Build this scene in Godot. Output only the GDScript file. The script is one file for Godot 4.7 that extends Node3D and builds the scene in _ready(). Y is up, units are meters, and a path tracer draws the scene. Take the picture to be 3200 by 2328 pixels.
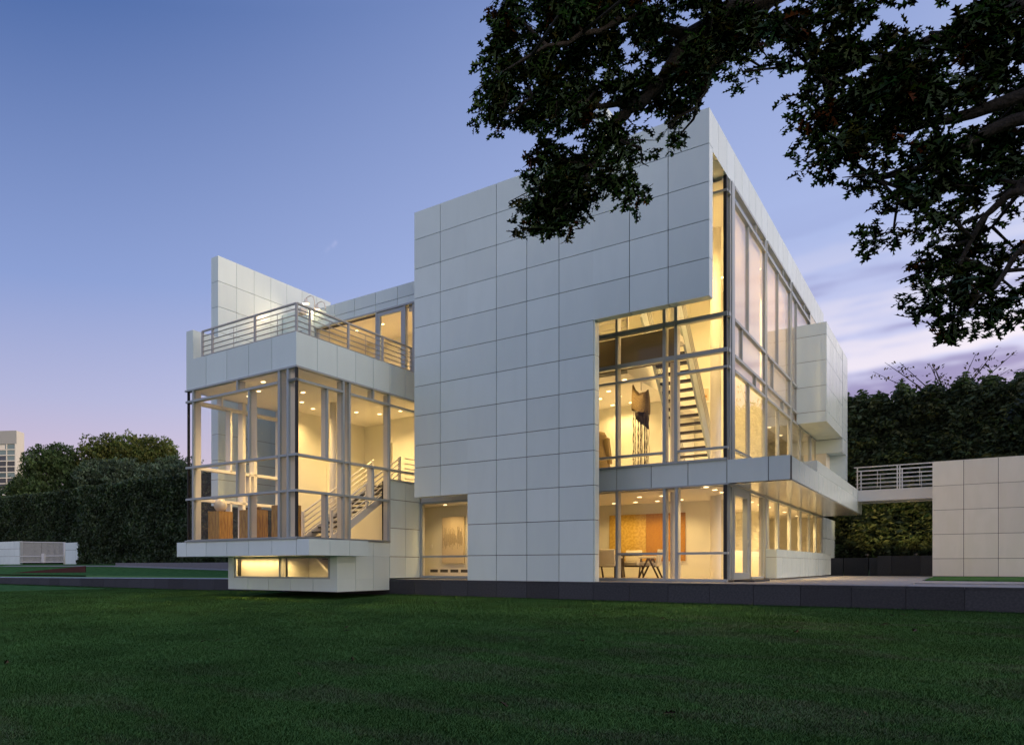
extends Node3D
# A white panelled house at dusk on a dark stone podium, lawn in front, oak overhead.
const M := 0.914
const OAK_CLUMPS := [
	[-0.68, 9.04, 9, 0.5, 0.43, 1], [-0.08, 8.99, 8.68, 0.56, 0.42, 1], [0.37, 9.21, 7.81, 0.58, 0.4, 1], [1.1, 9.11, 7.55, 0.49, 0.35, 1],
	[1.65, 8.96, 7.2, 0.42, 0.35, 1], [-0.71, 8.53, 8.76, 0.47, 0.4, 1], [-0.41, 9.02, 7.66, 0.57, 0.42, 1], [-0.08, 8.7, 7.56, 0.38, 0.3, 1],
	[0.89, 9.01, 6.75, 0.41, 0.34, 1], [-0.93, 7.78, 9.25, 0.25, 0.2, 1], [-0.78, 8.01, 8.61, 0.48, 0.29, 1], [-0.27, 7.82, 8.57, 0.43, 0.29, 1],
	[-0.88, 7.61, 9.28, 0.18, 0.16, 1], [-0.84, 8.05, 9.36, 0.18, 0.15, 1], [1.19, 8.17, 7.37, 0.39, 0.32, 1], [1.34, 9.1, 6.09, 0.38, 0.38, 1],
	[0.78, 8.18, 6.75, 0.38, 0.24, 1], [1.07, 8.09, 6.53, 0.21, 0.18, 1], [-0.13, 8.25, 7.61, 0.49, 0.3, 1], [-0.23, 7.34, 8.67, 0.42, 0.21, 1],
	[0.09, 7.45, 8.2, 0.39, 0.25, 1], [0.41, 8.08, 7.4, 0.3, 0.21, 1], [0.57, 8.38, 7.09, 0.3, 0.19, 1], [-0.77, 7.23, 8.09, 0.32, 0.24, 1],
	[-0.45, 7.36, 7.76, 0.42, 0.29, 1], [-0.34, 6.32, 8.94, 0.34, 0.27, 1], [-0.21, 6.7, 7.99, 0.4, 0.31, 1], [-0.86, 5.91, 8.46, 0.13, 0.13, 1],
	[-0.67, 6.1, 8.55, 0.23, 0.23, 1], [-0.15, 6.01, 8.62, 0.39, 0.23, 1], [0.06, 6.26, 7.96, 0.28, 0.29, 1], [0.37, 6.5, 8.3, 0.24, 0.28, 1],
	[0.32, 7.59, 6.99, 0.17, 0.24, 1], [0.53, 7.16, 6.91, 0.12, 0.14, 1], [0.52, 6.38, 7.44, 0.18, 0.1, 1], [0.44, 6.91, 7.9, 0.18, 0.18, 1],
	[0.98, 7.65, 6.44, 0.14, 0.12, 1], [0.98, 7.54, 6.98, 0.12, 0.1, 1], [1.9, 8.96, 6.58, 0.36, 0.36, 1], [1.46, 7.99, 7.44, 0.25, 0.29, 1],
	[2.18, 8.45, 6.77, 0.31, 0.29, 1], [2.82, 7.47, 8.69, 0.32, 0.32, 1], [2.9, 7.18, 8.38, 0.24, 0.17, 1], [2.07, 7.84, 7.29, 0.12, 0.09, 1],
	[2.2, 8.2, 6.55, 0.11, 0.08, 1], [3.17, 7.55, 8.18, 0.42, 0.33, 1], [3.24, 7.18, 7.71, 0.37, 0.29, 1], [2.96, 6.74, 8.07, 0.23, 0.11, 1],
	[3.36, 6.55, 7.91, 0.39, 0.27, 1], [2.99, 6.5, 7.19, 0.25, 0.17, 1], [3.38, 5.83, 8.13, 0.32, 0.22, 1], [3.76, 6.18, 7.45, 0.45, 0.33, 1],
	[3.77, 6.6, 7.77, 0.44, 0.32, 1], [3.6, 7.51, 7.24, 0.37, 0.31, 1], [4.12, 7.1, 7.34, 0.45, 0.39, 1], [4.57, 7.52, 6.82, 0.45, 0.39, 1],
	[4.99, 7.85, 5.81, 0.38, 0.41, 1], [4.21, 6.54, 7.19, 0.45, 0.33, 1], [4.66, 7.02, 6.41, 0.46, 0.4, 1], [5.05, 7.22, 5.51, 0.35, 0.42, 1],
	[4.31, 5.79, 7.46, 0.38, 0.26, 1], [3.59, 5.43, 8.16, 0.23, 0.1, 1], [3.95, 5.46, 7.57, 0.32, 0.15, 1], [4.76, 6.42, 5.99, 0.41, 0.35, 1],
	[5.03, 6.13, 5.99, 0.28, 0.34, 1], [4.39, 5.41, 7.16, 0.33, 0.19, 1], [4.75, 5.56, 6.7, 0.33, 0.23, 1], [3.97, 5.11, 7.63, 0.23, 0.15, 1],
	[3.84, 4.92, 7.3, 0.19, 0.15, 1], [4.2, 4.86, 7.65, 0.15, 0.12, 1], [5.04, 5.56, 5.85, 0.19, 0.16, 1], [4.52, 5.23, 5.99, 0.27, 0.19, 1],
	[4.76, 4.88, 5.68, 0.33, 0.23, 1], [4.38, 4.77, 6.37, 0.21, 0.19, 1], [4.11, 4.62, 6.25, 0.23, 0.15, 1], [4.48, 4.07, 7.44, 0.32, 0.18, 1],
	[4.83, 4.13, 6.69, 0.31, 0.21, 1], [5.14, 4.88, 5.33, 0.17, 0.17, 1], [4.24, 4.1, 6.43, 0.24, 0.13, 1], [4.57, 3.82, 6.73, 0.31, 0.16, 1],
	[4.42, 3.79, 6.01, 0.21, 0.09, 1], [4.89, 3.91, 6.1, 0.28, 0.14, 1], [5.13, 4.24, 5.58, 0.19, 0.25, 1], [5.67, 7.17, 6.61, 0.51, 0.51, 0.5],
	[5.73, 5.97, 6.71, 0.5, 0.5, 0.5], [5.77, 5.05, 6.27, 0.52, 0.46, 0.5], [5.64, 3.82, 6.88, 0.44, 0.33, 0.5], [3.54, 8.11, 8.36, 0.63, 0.34, 0.5],
	[4.61, 8.72, 6.47, 0.67, 0.37, 0.5], [2.27, 8.06, 9.57, 0.63, 0.34, 0.5], [1.14, 7.7, 11.09, 0.6, 0.33, 0.5], [6.04, 7.84, 6.68, 0.82, 0.66, 0.5],
]
var mats := {}
var boxes := {}
var taken := {}
var rng := RandomNumberGenerator.new()

# ---------------------------------------------------------------- helpers
func lin(r: float, g: float, b: float, a := 1.0) -> Color:
	var c := Color(r, g, b).linear_to_srgb()
	c.a = a
	return c

func mk(key: String, r: float, g: float, b: float, rough := 0.6, metal := 0.0) -> StandardMaterial3D:
	var m := StandardMaterial3D.new()
	m.resource_name = key
	m.albedo_color = lin(r, g, b)
	m.roughness = rough
	m.metallic = metal
	mats[key] = m
	return m

func noise(freq: float, seed_: int, oct := 4) -> FastNoiseLite:
	var n := FastNoiseLite.new()
	n.seed = seed_
	n.frequency = freq
	n.fractal_octaves = oct
	return n

func noise_tex(size: int, freq: float, seed_: int, cols: Array, offs: Array, oct := 5) -> NoiseTexture2D:
	var t := NoiseTexture2D.new()
	t.width = size
	t.height = size
	t.seamless = true
	t.noise = noise(freq, seed_, oct)
	var g := Gradient.new()
	g.offsets = PackedFloat32Array(offs)
	var pc := PackedColorArray()
	for c in cols:
		pc.append(c)
	g.colors = pc
	t.color_ramp = g
	return t

func tri(m: StandardMaterial3D, tex: Texture2D, scale: float, world := true) -> void:
	m.albedo_texture = tex
	m.albedo_color = Color.WHITE
	m.uv1_triplanar = true
	m.uv1_world_triplanar = world
	m.uv1_scale = Vector3.ONE * scale

func bump(m: StandardMaterial3D, size: int, freq: float, seed_: int, cm: float) -> void:
	var t := NoiseTexture2D.new()
	t.width = size
	t.height = size
	t.seamless = true
	t.noise = noise(freq, seed_, 5)
	m.heightmap_enabled = true
	m.heightmap_texture = t
	m.heightmap_scale = cm

func numbered(n: String) -> String:
	if not taken.has(n):
		taken[n] = 0
		return n
	taken[n] += 1
	return "%s_%03d" % [n, taken[n]]

func tag(o: Node, label: String, category: String, group := "") -> Node:
	o.set_meta("label", label)
	o.set_meta("category", category)
	if group != "":
		o.set_meta("group", group)
	return o

func thing(n: String, label: String, category: String, at := Vector3.ZERO, group := "", turn := 0.0) -> Node3D:
	var o := Node3D.new()
	o.name = numbered(n)
	add_child(o)
	o.position = at
	o.rotation.y = turn
	tag(o, label, category, group)
	return o

func part(parent: Node, n: String) -> Node3D:
	var o := Node3D.new()
	o.name = n
	parent.add_child(o, true)
	return o

func put(parent: Node, n: String, mesh: Mesh, m: Material) -> MeshInstance3D:
	var o := MeshInstance3D.new()
	o.name = n if parent != self else numbered(n)
	o.mesh = mesh
	o.material_override = m
	parent.add_child(o, true)
	return o

func bx(parent: Node, n: String, m: Material, x0: float, x1: float, y0: float, y1: float, z0: float, z1: float) -> MeshInstance3D:
	var s := Vector3(absf(x1 - x0), absf(y1 - y0), absf(z1 - z0))
	var key := "%d_%d_%d" % [roundi(s.x * 1000), roundi(s.y * 1000), roundi(s.z * 1000)]
	if not boxes.has(key):
		var b := BoxMesh.new()
		b.size = s
		boxes[key] = b
	var o := put(parent, n, boxes[key], m)
	o.position = Vector3((x0 + x1) / 2, (y0 + y1) / 2, (z0 + z1) / 2)
	return o

func struct(o: Node) -> Node:
	o.set_meta("kind", "structure")
	return o

func stuff(o: Node) -> Node:
	o.set_meta("kind", "stuff")
	return o

func beam(parent: Node, n: String, m: Material, a: Vector3, b: Vector3, w: float, h: float) -> MeshInstance3D:
	var mesh := BoxMesh.new()
	mesh.size = Vector3(w, h, a.distance_to(b))
	var o := put(parent, n, mesh, m)
	var d := (b - a).normalized()
	var up := Vector3.UP if absf(d.y) < 0.98 else Vector3.RIGHT
	o.transform = Transform3D(Basis.looking_at(d, up), (a + b) / 2)
	return o

func tube(st: SurfaceTool, pts: Array, radii: Array, sides := 8) -> void:
	var rings := []
	var ref := Vector3.UP
	for i in pts.size():
		var d: Vector3
		if i == 0:
			d = pts[1] - pts[0]
		elif i == pts.size() - 1:
			d = pts[i] - pts[i - 1]
		else:
			d = pts[i + 1] - pts[i - 1]
		d = d.normalized()
		if absf(d.dot(ref)) > 0.9:
			ref = Vector3.RIGHT if absf(d.x) < 0.7 else Vector3.FORWARD
		var u := d.cross(ref).normalized()
		var v := d.cross(u).normalized()
		ref = u.cross(d).normalized()
		var ring := []
		for k in sides:
			var a := TAU * k / sides
			ring.append(pts[i] + (u * cos(a) + v * sin(a)) * radii[i])
		rings.append(ring)
	for i in pts.size() - 1:
		for k in sides:
			var k2 := (k + 1) % sides
			for q in [rings[i][k], rings[i + 1][k], rings[i + 1][k2], rings[i][k], rings[i + 1][k2], rings[i][k2]]:
				st.add_vertex(q)
	for e in [0, pts.size() - 1]:
		for k in range(1, sides - 1):
			var tri_ := [rings[e][0], rings[e][k], rings[e][k + 1]]
			if e != 0:
				tri_.reverse()
			for q in tri_:
				st.add_vertex(q)

func begin() -> SurfaceTool:
	var st := SurfaceTool.new()
	st.begin(Mesh.PRIMITIVE_TRIANGLES)
	st.set_smooth_group(0)
	return st

func done(st: SurfaceTool) -> ArrayMesh:
	st.index()
	st.generate_normals()
	return st.commit()

func rod(parent: Node, n: String, m: Material, a: Vector3, b: Vector3, r: float, sides := 8) -> MeshInstance3D:
	var st := begin()
	tube(st, [a, b], [r, r], sides)
	return put(parent, n, done(st), m)

func rounded(size: Vector3, r: float) -> ArrayMesh:
	var st := begin()
	var inner := size / 2 - Vector3.ONE * r
	var us := [-1.0, -0.8, -0.5, 0.5, 0.8, 1.0]
	for ax in 3:
		for s in [-1.0, 1.0]:
			for i in 5:
				for j in 5:
					var q := []
					for c in [[i, j], [i + 1, j], [i + 1, j + 1], [i, j + 1]]:
						var p := Vector3.ZERO
						p[ax] = s
						p[(ax + 1) % 3] = us[c[0]]
						p[(ax + 2) % 3] = us[c[1]]
						var k := (p * 2.0).clamp(-Vector3.ONE, Vector3.ONE)
						q.append(inner * k + p.normalized() * r)
					var order := [0, 2, 1, 0, 3, 2] if s > 0 else [0, 1, 2, 0, 2, 3]
					for o in order:
						st.add_vertex(q[o])
	return done(st)

func lathe(profile: Array, sides := 24) -> ArrayMesh:
	var st := begin()
	for i in profile.size() - 1:
		for k in sides:
			var a0 := TAU * k / sides
			var a1 := TAU * (k + 1) / sides
			var p: Vector2 = profile[i]
			var q: Vector2 = profile[i + 1]
			var v00 := Vector3(cos(a0) * p.x, p.y, sin(a0) * p.x)
			var v01 := Vector3(cos(a1) * p.x, p.y, sin(a1) * p.x)
			var v10 := Vector3(cos(a0) * q.x, q.y, sin(a0) * q.x)
			var v11 := Vector3(cos(a1) * q.x, q.y, sin(a1) * q.x)
			for v in [v00, v01, v11, v00, v11, v10]:
				st.add_vertex(v)
	return done(st)

func steps(a: float, b: float, n: int) -> Array:
	var r := []
	for i in n + 1:
		r.append(lerpf(a, b, float(i) / n))
	return r

# A box clad in panels: xs, ys, zs are the joint lines (ascending); faces such as "+z+x-y"
func clad(parent: Node, n: String, xs: Array, ys: Array, zs: Array, faces: String, skin := "panel", gap := 0.016, core := "joint", piece := "panel") -> MeshInstance3D:
	var t := 0.03
	var lo := Vector3(xs[0], ys[0], zs[0])
	var hi := Vector3(xs[-1], ys[-1], zs[-1])
	var has := {}
	for f in ["+x", "-x", "+y", "-y", "+z", "-z"]:
		has[f] = faces.contains(f)
	var c0 := lo + Vector3(t if has["-x"] else 0.0, t if has["-y"] else 0.0, t if has["-z"] else 0.0)
	var c1 := hi - Vector3(t if has["+x"] else 0.0, t if has["+y"] else 0.0, t if has["+z"] else 0.0)
	var w := bx(parent, n, mats[core], c0.x, c1.x, c0.y, c1.y, c0.z, c1.z)
	var mid := w.position
	var g := gap / 2
	for f in ["+z", "-z", "+x", "-x", "+y", "-y"]:
		if not has[f]:
			continue
		var us: Array = xs.duplicate() if f[1] != "x" else zs.duplicate()
		var vs: Array = ys.duplicate() if f[1] != "y" else zs.duplicate()
		if f[1] == "x":
			if has["+z"]: us[-1] -= t
			if has["-z"]: us[0] += t
		if f[1] == "y":
			if has["+x"]: us[-1] -= t
			if has["-x"]: us[0] += t
			if has["+z"]: vs[-1] -= t
			if has["-z"]: vs[0] += t
		for i in us.size() - 1:
			for j in vs.size() - 1:
				var u0: float = us[i] + (g if i > 0 else 0.0)
				var u1: float = us[i + 1] - (g if i < us.size() - 2 else 0.0)
				var v0: float = vs[j] + (g if j > 0 else 0.0)
				var v1: float = vs[j + 1] - (g if j < vs.size() - 2 else 0.0)
				var m: Material = mats[skin + str(rng.randi_range(0, 2))]
				var o: MeshInstance3D
				match f:
					"+z": o = bx(w, piece, m, u0, u1, v0, v1, hi.z - t, hi.z)
					"-z": o = bx(w, piece, m, u0, u1, v0, v1, lo.z, lo.z + t)
					"+x": o = bx(w, piece, m, hi.x - t, hi.x, v0, v1, u0, u1)
					"-x": o = bx(w, piece, m, lo.x, lo.x + t, v0, v1, u0, u1)
					"+y": o = bx(w, piece, m, u0, u1, hi.y - t, hi.y, v0, v1)
					"-y": o = bx(w, piece, m, u0, u1, lo.y, lo.y + t, v0, v1)
				o.position -= mid
	return w

# A glazed wall. axis "z": plane z = c, u along x; axis "x": plane x = c, u along z. out = +1: outside is the positive side.
# cells: [u0, u1, v0, v1] panes; bars: [u0, u1, v0, v1] frame members (u/v extents)
func glazing(parent: Node, n: String, axis: String, c: float, panes: Array, bars: Array, fin := 0.2, proud := 0.05, side_glass := "glass_side") -> Node3D:
	var w := part(parent, n)
	for p in panes:
		var q: Array = p
		if axis == "z":
			bx(w, "pane", mats.glass, q[0], q[1], q[2], q[3], c - 0.004, c + 0.004)
		else:
			bx(w, "pane", mats[side_glass] if c > -1.0 else mats.glass, c - 0.004, c + 0.004, q[2], q[3], q[0], q[1])
	for b in bars:
		var q: Array = b
		var vertical: bool = (q[3] - q[2]) > (q[1] - q[0])
		var black: bool = q.size() > 4
		var depth: float = fin if vertical else fin * 0.5
		var d1: float = c + proud + (0.0 if vertical else 0.022)
		var m: Material = mats[q[4]] if black else mats.frame
		var nm := "mullion" if vertical else "transom"
		var d0: float = c - 0.025
		if axis == "z":
			bx(w, nm, m, q[0], q[1], q[2], q[3], d0, d1)
			if not black: bx(w, "fin", mats.fin, q[0] + 0.004, q[1] - 0.004, q[2], q[3], c - depth, d0 - 0.001)
		else:
			bx(w, nm, m, d0, d1, q[2], q[3], q[0], q[1])
			if not black: bx(w, "fin", mats.fin, c - depth, d0 - 0.001, q[2], q[3], q[0] + 0.004, q[1] - 0.004)
	return w

func vb(u: float, v0: float, v1: float, w := 0.06) -> Array:
	return [u - w / 2, u + w / 2, v0, v1]

func hb(u0: float, u1: float, v: float, h := 0.06) -> Array:
	return [u0, u1, v - h / 2, v + h / 2]

# a recessed lamp: a glowing disc in the ceiling and the light it gives
func downlight(parent: Node, at: Vector3, energy: float, r := 0.06, angle := 68.0, aim := Vector3(0, -1, 0)) -> void:
	var holder := parent as MeshInstance3D
	var o := put(parent, "downlight", boxes.disc, mats.lamp)
	o.position = at - holder.position
	o.scale = Vector3(r / 0.06, 1, r / 0.06)
	var l := SpotLight3D.new()
	l.name = "downlight_beam"
	l.light_color = Color(1.0, 0.835, 0.545)
	l.light_energy = energy * 3.25
	l.spot_angle = angle
	l.spot_angle_attenuation = 1.0
	l.spot_range = 40.0
	l.spot_attenuation = 2.0
	l.light_size = 0.05
	l.shadow_enabled = true
	l.position = at - holder.position + Vector3(0, -0.03, 0)
	if aim.y < -0.99:
		l.rotation.x = -PI / 2
	else:
		l.basis = Basis.looking_at(aim, Vector3.FORWARD)
	parent.add_child(l, true)

func cluster_mesh(n: int, size: float, spread: float, seed_: int, flat := 0.5) -> ArrayMesh:
	var r := RandomNumberGenerator.new()
	r.seed = seed_
	var st := SurfaceTool.new()
	st.begin(Mesh.PRIMITIVE_TRIANGLES)
	for i in n:
		var c := Vector3(r.randf_range(-1, 1), r.randf_range(-1, 1) * flat * 1.6, r.randf_range(-1, 1)) * spread
		var b := Basis.from_euler(Vector3(r.randf_range(-1.1, 1.1), r.randf() * TAU, r.randf_range(-1.1, 1.1)))
		var s := size * r.randf_range(0.65, 1.25)
		var nrm := b * Vector3.UP
		var q := [b * Vector3(0, 0, -0.6) * s + c, b * Vector3(0.3, 0.06, -0.05) * s + c, b * Vector3(0.02, 0, 0.62) * s + c, b * Vector3(-0.3, 0.06, -0.05) * s + c]
		for k in [0, 1, 2, 0, 2, 3]:
			st.set_normal(nrm)
			st.add_vertex(q[k])
	return st.commit()

func scatter(parent: Node, n: String, mesh: Mesh, m: Material, places: Array, colors: Array) -> MultiMeshInstance3D:
	var mm := MultiMesh.new()
	mm.transform_format = MultiMesh.TRANSFORM_3D
	mm.use_colors = true
	mm.mesh = mesh
	mm.instance_count = places.size()
	for i in places.size():
		mm.set_instance_transform(i, places[i])
		mm.set_instance_color(i, colors[i])
	var o := MultiMeshInstance3D.new()
	o.name = n if parent != self else numbered(n)
	o.multimesh = mm
	o.material_override = m
	parent.add_child(o, true)
	stuff(o)
	return o

# ---------------------------------------------------------------- sky
func sky_table(e: float, tab: Array) -> Vector3:
	var es := [0.0, 5.0, 12.0, 20.0, 36.0, 90.0]
	for i in 5:
		if e <= es[i + 1]:
			var t: float = (e - es[i]) / (es[i + 1] - es[i])
			return (tab[i] as Vector3).lerp(tab[i + 1], t)
	return tab[5]

func make_sky() -> Sky:
	var w := 2048
	var h := 1024
	var away := [Vector3(0.78, 0.52, 0.56), Vector3(0.66, 0.50, 0.60), Vector3(0.43, 0.445, 0.66), Vector3(0.245, 0.33, 0.615), Vector3(0.075, 0.145, 0.37), Vector3(0.085, 0.14, 0.33)]
	var side := [Vector3(0.98, 0.80, 0.78), Vector3(0.84, 0.75, 0.82), Vector3(0.60, 0.61, 0.84), Vector3(0.39, 0.47, 0.76), Vector3(0.23, 0.31, 0.59), Vector3(0.085, 0.14, 0.33)]
	var glow := [Vector3(2.7, 2.05, 1.45), Vector3(2.3, 1.85, 1.45), Vector3(1.55, 1.38, 1.30), Vector3(0.95, 0.94, 1.02), Vector3(0.42, 0.48, 0.68), Vector3(0.085, 0.14, 0.33)]
	var nz := noise(0.02, 7, 5)
	var nw := noise(0.01, 9, 3)
	var img := Image.create_empty(w, h, false, Image.FORMAT_RGBF)
	img.fill(Color(0.12, 0.13, 0.14))
	var rows := []
	for y in h / 2:
		var e := 90.0 - (y + 0.5) / h * 180.0
		rows.append([sky_table(e, away), sky_table(e, side), sky_table(e, glow)])
	for x in w:
		var az := fposmod((x + 0.5) / w * 360.0 + 180.0, 360.0) - 180.0     # from -z towards +x
		var d := absf(fposmod(az - 96.0 + 180.0, 360.0) - 180.0)
		var tb := smoothstep(162.0, 96.0, d)
		var tg := pow(clampf(1.0 - d / 98.0, 0.0, 1.0), 0.75)
		var cl := smoothstep(128.0, 100.0, d)
		for y in h / 2:
			var e := 90.0 - (y + 0.5) / h * 180.0
			var r: Array = rows[y]
			var c: Vector3 = (r[0] as Vector3).lerp(r[1], tb).lerp(r[2], tg)
			if cl > 0.01 and e < 24.0:
				var wob := nw.get_noise_2d(az * 2.0, e * 4.0) * 1.3
				var t := e + wob - az * 0.05
				var k := nz.get_noise_2d(az * 1.1, t * 17.0)
				var k2 := nz.get_noise_2d(az * 3.2 + 300.0, t * 44.0)
				var k3 := nz.get_noise_2d(az * 9.0 + 700.0, t * 70.0)
				var mix := k + 0.45 * k2 + 0.2 * k3
				var amt := cl * smoothstep(23.0, 10.0, e)
				var dark := smoothstep(-0.02, 0.30, mix) * amt
				var lite := smoothstep(0.04, 0.36, -mix) * amt
				c = c.lerp(Vector3(c.x * 0.46, c.y * 0.40, c.z * 0.56), dark * 0.9)
				c = c.lerp(Vector3(c.x * 1.15 + 0.14, c.y * 1.12 + 0.08, c.z * 1.0 + 0.02), lite)
			# a short vapour trail
			var tr := (az + 38.2) * 0.66 - (e - 22.7)
			if absf(tr) < 0.09 and absf(az + 38.2) < 0.42:
				c += Vector3(0.22, 0.17, 0.15) * (0.25 + 0.9 * (az + 38.62)) * (1.0 - absf(tr) / 0.09)
			img.set_pixel(x, y, Color(c.x, c.y, c.z))
	var p := PanoramaSkyMaterial.new()
	p.panorama = ImageTexture.create_from_image(img)
	var s := Sky.new()
	s.sky_material = p
	return s

# ---------------------------------------------------------------- materials
func materials() -> void:
	for i in 3:
		var k: float = [1.0, 0.965, 1.03][i]
		var m := mk("panel%d" % i, 0.7, 0.8, 0.8, [0.25, 0.28, 0.23][i])
		tri(m, noise_tex(256, 0.012, 80 + i, [lin(0.70 * k, 0.83 * k, 0.845 * k), lin(0.715 * k, 0.845 * k, 0.86 * k)], [0.3, 0.7], 4), 0.5)
		m.uv1_scale = Vector3(0.7, 0.16, 0.7)
		m.metallic_specular = 0.5
		var g := mk("garden%d" % i, 0.74 * k, 0.71 * k, 0.64 * k, 0.45)
		g.metallic_specular = 0.4
		tri(g, noise_tex(256, 0.012, 90 + i, [lin(0.775 * k, 0.755 * k, 0.70 * k), lin(0.80 * k, 0.78 * k, 0.73 * k)], [0.3, 0.7], 5), 0.5)
		g.uv1_scale = Vector3(0.8, 0.2, 0.8)
		var s := mk("stone%d" % i, 0.05, 0.05, 0.06, 0.75)
		var a: float = [1.0, 0.82, 1.15][i]
		tri(s, noise_tex(512, 0.03, 20 + i, [lin(0.036 * a, 0.041 * a, 0.052 * a), lin(0.045 * a, 0.050 * a, 0.062 * a), lin(0.056 * a, 0.061 * a, 0.074 * a)], [0.25, 0.5, 0.8], 6), 1.1)
		bump(s, 256, 0.09, 30 + i, 0.25)
		var p := mk("paver%d" % i, 0.4, 0.4, 0.4, 0.6)
		var b: float = [1.0, 0.9, 1.06][i]
		tri(p, noise_tex(512, 0.012, 40 + i, [lin(0.33 * b, 0.32 * b, 0.31 * b), lin(0.42 * b, 0.41 * b, 0.40 * b)], [0.3, 0.7], 6), 0.4)
	mk("walk", 0.6, 0.6, 0.62, 0.5)
	mk("joint", 0.014, 0.015, 0.017, 0.8)
	mk("stone_joint", 0.02, 0.02, 0.024, 0.9)
	mk("white", 0.80, 0.77, 0.71, 0.6)
	mk("core_white", 0.70, 0.70, 0.68, 0.6)
	mk("wall_paint", 0.76, 0.745, 0.645, 0.7)
	mk("floor", 0.46, 0.40, 0.31, 0.35)
	mk("frame", 0.38, 0.43, 0.45, 0.38, 0.15)
	mk("fin", 0.62, 0.60, 0.55, 0.5)
	mk("slab_edge_shade", 0.22, 0.185, 0.12, 0.7)  # dark tan: shade of the ceiling cavity put into the colour
	var bl := mk("blind", 0.78, 0.80, 0.76, 0.9)
	bl.backlight_enabled = true
	bl.backlight = Color(0.8, 0.75, 0.68)
	for i in 3:
		var k: float = [1.0, 0.97, 1.03][i]
		mk("soffit%d" % i, 0.74 * k, 0.74 * k, 0.71 * k, 0.2, 0.55)
	mk("rail", 0.46, 0.47, 0.47, 0.4)
	mk("rail_white", 0.72, 0.72, 0.70, 0.4)
	mk("black", 0.012, 0.012, 0.012, 0.5)
	mk("tread", 0.05, 0.045, 0.04, 0.6)
	mk("stone_grey", 0.16, 0.165, 0.18, 0.8)
	var lamp := mk("lamp", 1, 1, 1, 0.5)
	lamp.emission_enabled = true
	lamp.emission = Color(1.0, 0.86, 0.62)
	lamp.emission_energy_multiplier = 4.0
	var gl := mk("glass", 0.95, 0.98, 0.96, 0.0)
	gl.albedo_color = Color(0.1, 0.13, 0.12, 0.015)
	gl.transparency = BaseMaterial3D.TRANSPARENCY_ALPHA
	gl.metallic_specular = 0.42
	gl.metallic_specular = 0.25
	var gs := gl.duplicate() as StandardMaterial3D
	gs.resource_name = "glass_side"
	gs.metallic_specular = 0.38
	mats["glass_side"] = gs
	var wood := mk("wood", 0.5, 0.25, 0.08, 0.45)
	tri(wood, noise_tex(512, 0.012, 61, [lin(0.28, 0.135, 0.014), lin(0.41, 0.22, 0.026), lin(0.48, 0.27, 0.045)], [0.25, 0.55, 0.8], 5), 1.0, false)
	wood.uv1_scale = Vector3(2.2, 0.28, 2.2)
	var dw := mk("dark_wood", 0.045, 0.028, 0.018, 0.45)
	dw.metallic_specular = 0.4
	var cushion := mk("cushion", 0.60, 0.55, 0.45, 0.9)
	bump(cushion, 256, 0.12, 64, 0.1)
	var can := mk("canvas_gold", 0.6, 0.4, 0.1, 0.85)
	tri(can, noise_tex(512, 0.02, 65, [lin(0.48, 0.30, 0.05), lin(0.60, 0.40, 0.085)], [0.3, 0.7], 6), 0.9, false)
	var can2 := mk("canvas_orange", 0.5, 0.2, 0.03, 0.85)
	tri(can2, noise_tex(512, 0.025, 66, [lin(0.34, 0.15, 0.010), lin(0.47, 0.225, 0.016)], [0.3, 0.7], 6), 0.9, false)
	can2.uv1_scale = Vector3(0.9, 2.4, 0.9)
	mk("canvas_pale", 0.62, 0.52, 0.36, 0.9)
	mk("ceramic", 0.74, 0.68, 0.55, 0.22)
	var cloth := mk("cloth", 0.24, 0.17, 0.085, 0.95)
	tri(cloth, noise_tex(256, 0.04, 67, [lin(0.17, 0.115, 0.05), lin(0.27, 0.195, 0.10)], [0.3, 0.7], 5), 2.0, false)
	mk("fringe", 0.05, 0.035, 0.03, 0.95)
	var wk := mk("wicker", 0.42, 0.29, 0.11, 0.85)
	tri(wk, noise_tex(256, 0.09, 68, [lin(0.17, 0.10, 0.035), lin(0.40, 0.27, 0.10), lin(0.58, 0.44, 0.2)], [0.3, 0.5, 0.75], 4), 3.0, false)
	bump(wk, 256, 0.12, 69, 0.8)
	mk("rust", 0.075, 0.02, 0.016, 0.75)
	var lawn := mk("lawn", 0.03, 0.06, 0.02, 0.95)
	lawn.metallic_specular = 0.15
	tri(lawn, noise_tex(1024, 0.012, 71, [lin(0.042, 0.12, 0.03), lin(0.065, 0.17, 0.044), lin(0.09, 0.20, 0.058)], [0.28, 0.5, 0.8], 6), 0.16)
	bump(lawn, 512, 0.08, 72, 2.0)
	var grass := mk("grass", 1, 1, 1, 0.8)
	grass.vertex_color_use_as_albedo = true
	grass.cull_mode = BaseMaterial3D.CULL_DISABLED
	grass.metallic_specular = 0.2
	var leaf := mk("leaf", 1, 1, 1, 0.5)
	leaf.vertex_color_use_as_albedo = true
	leaf.cull_mode = BaseMaterial3D.CULL_DISABLED
	leaf.metallic_specular = 0.3
	leaf.backlight_enabled = true
	leaf.backlight = Color(0.6, 0.8, 0.35)
	var bark := mk("bark", 0.04, 0.032, 0.026, 0.95)
	tri(bark, noise_tex(256, 0.05, 73, [lin(0.022, 0.018, 0.015), lin(0.055, 0.045, 0.037)], [0.3, 0.7], 5), 1.2)
	bump(bark, 256, 0.06, 74, 2.5)
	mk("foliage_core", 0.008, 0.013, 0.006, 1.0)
	mk("concrete", 0.86, 0.80, 0.69, 0.8)
	mk("concrete_edge", 0.42, 0.42, 0.40, 0.8)
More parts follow.
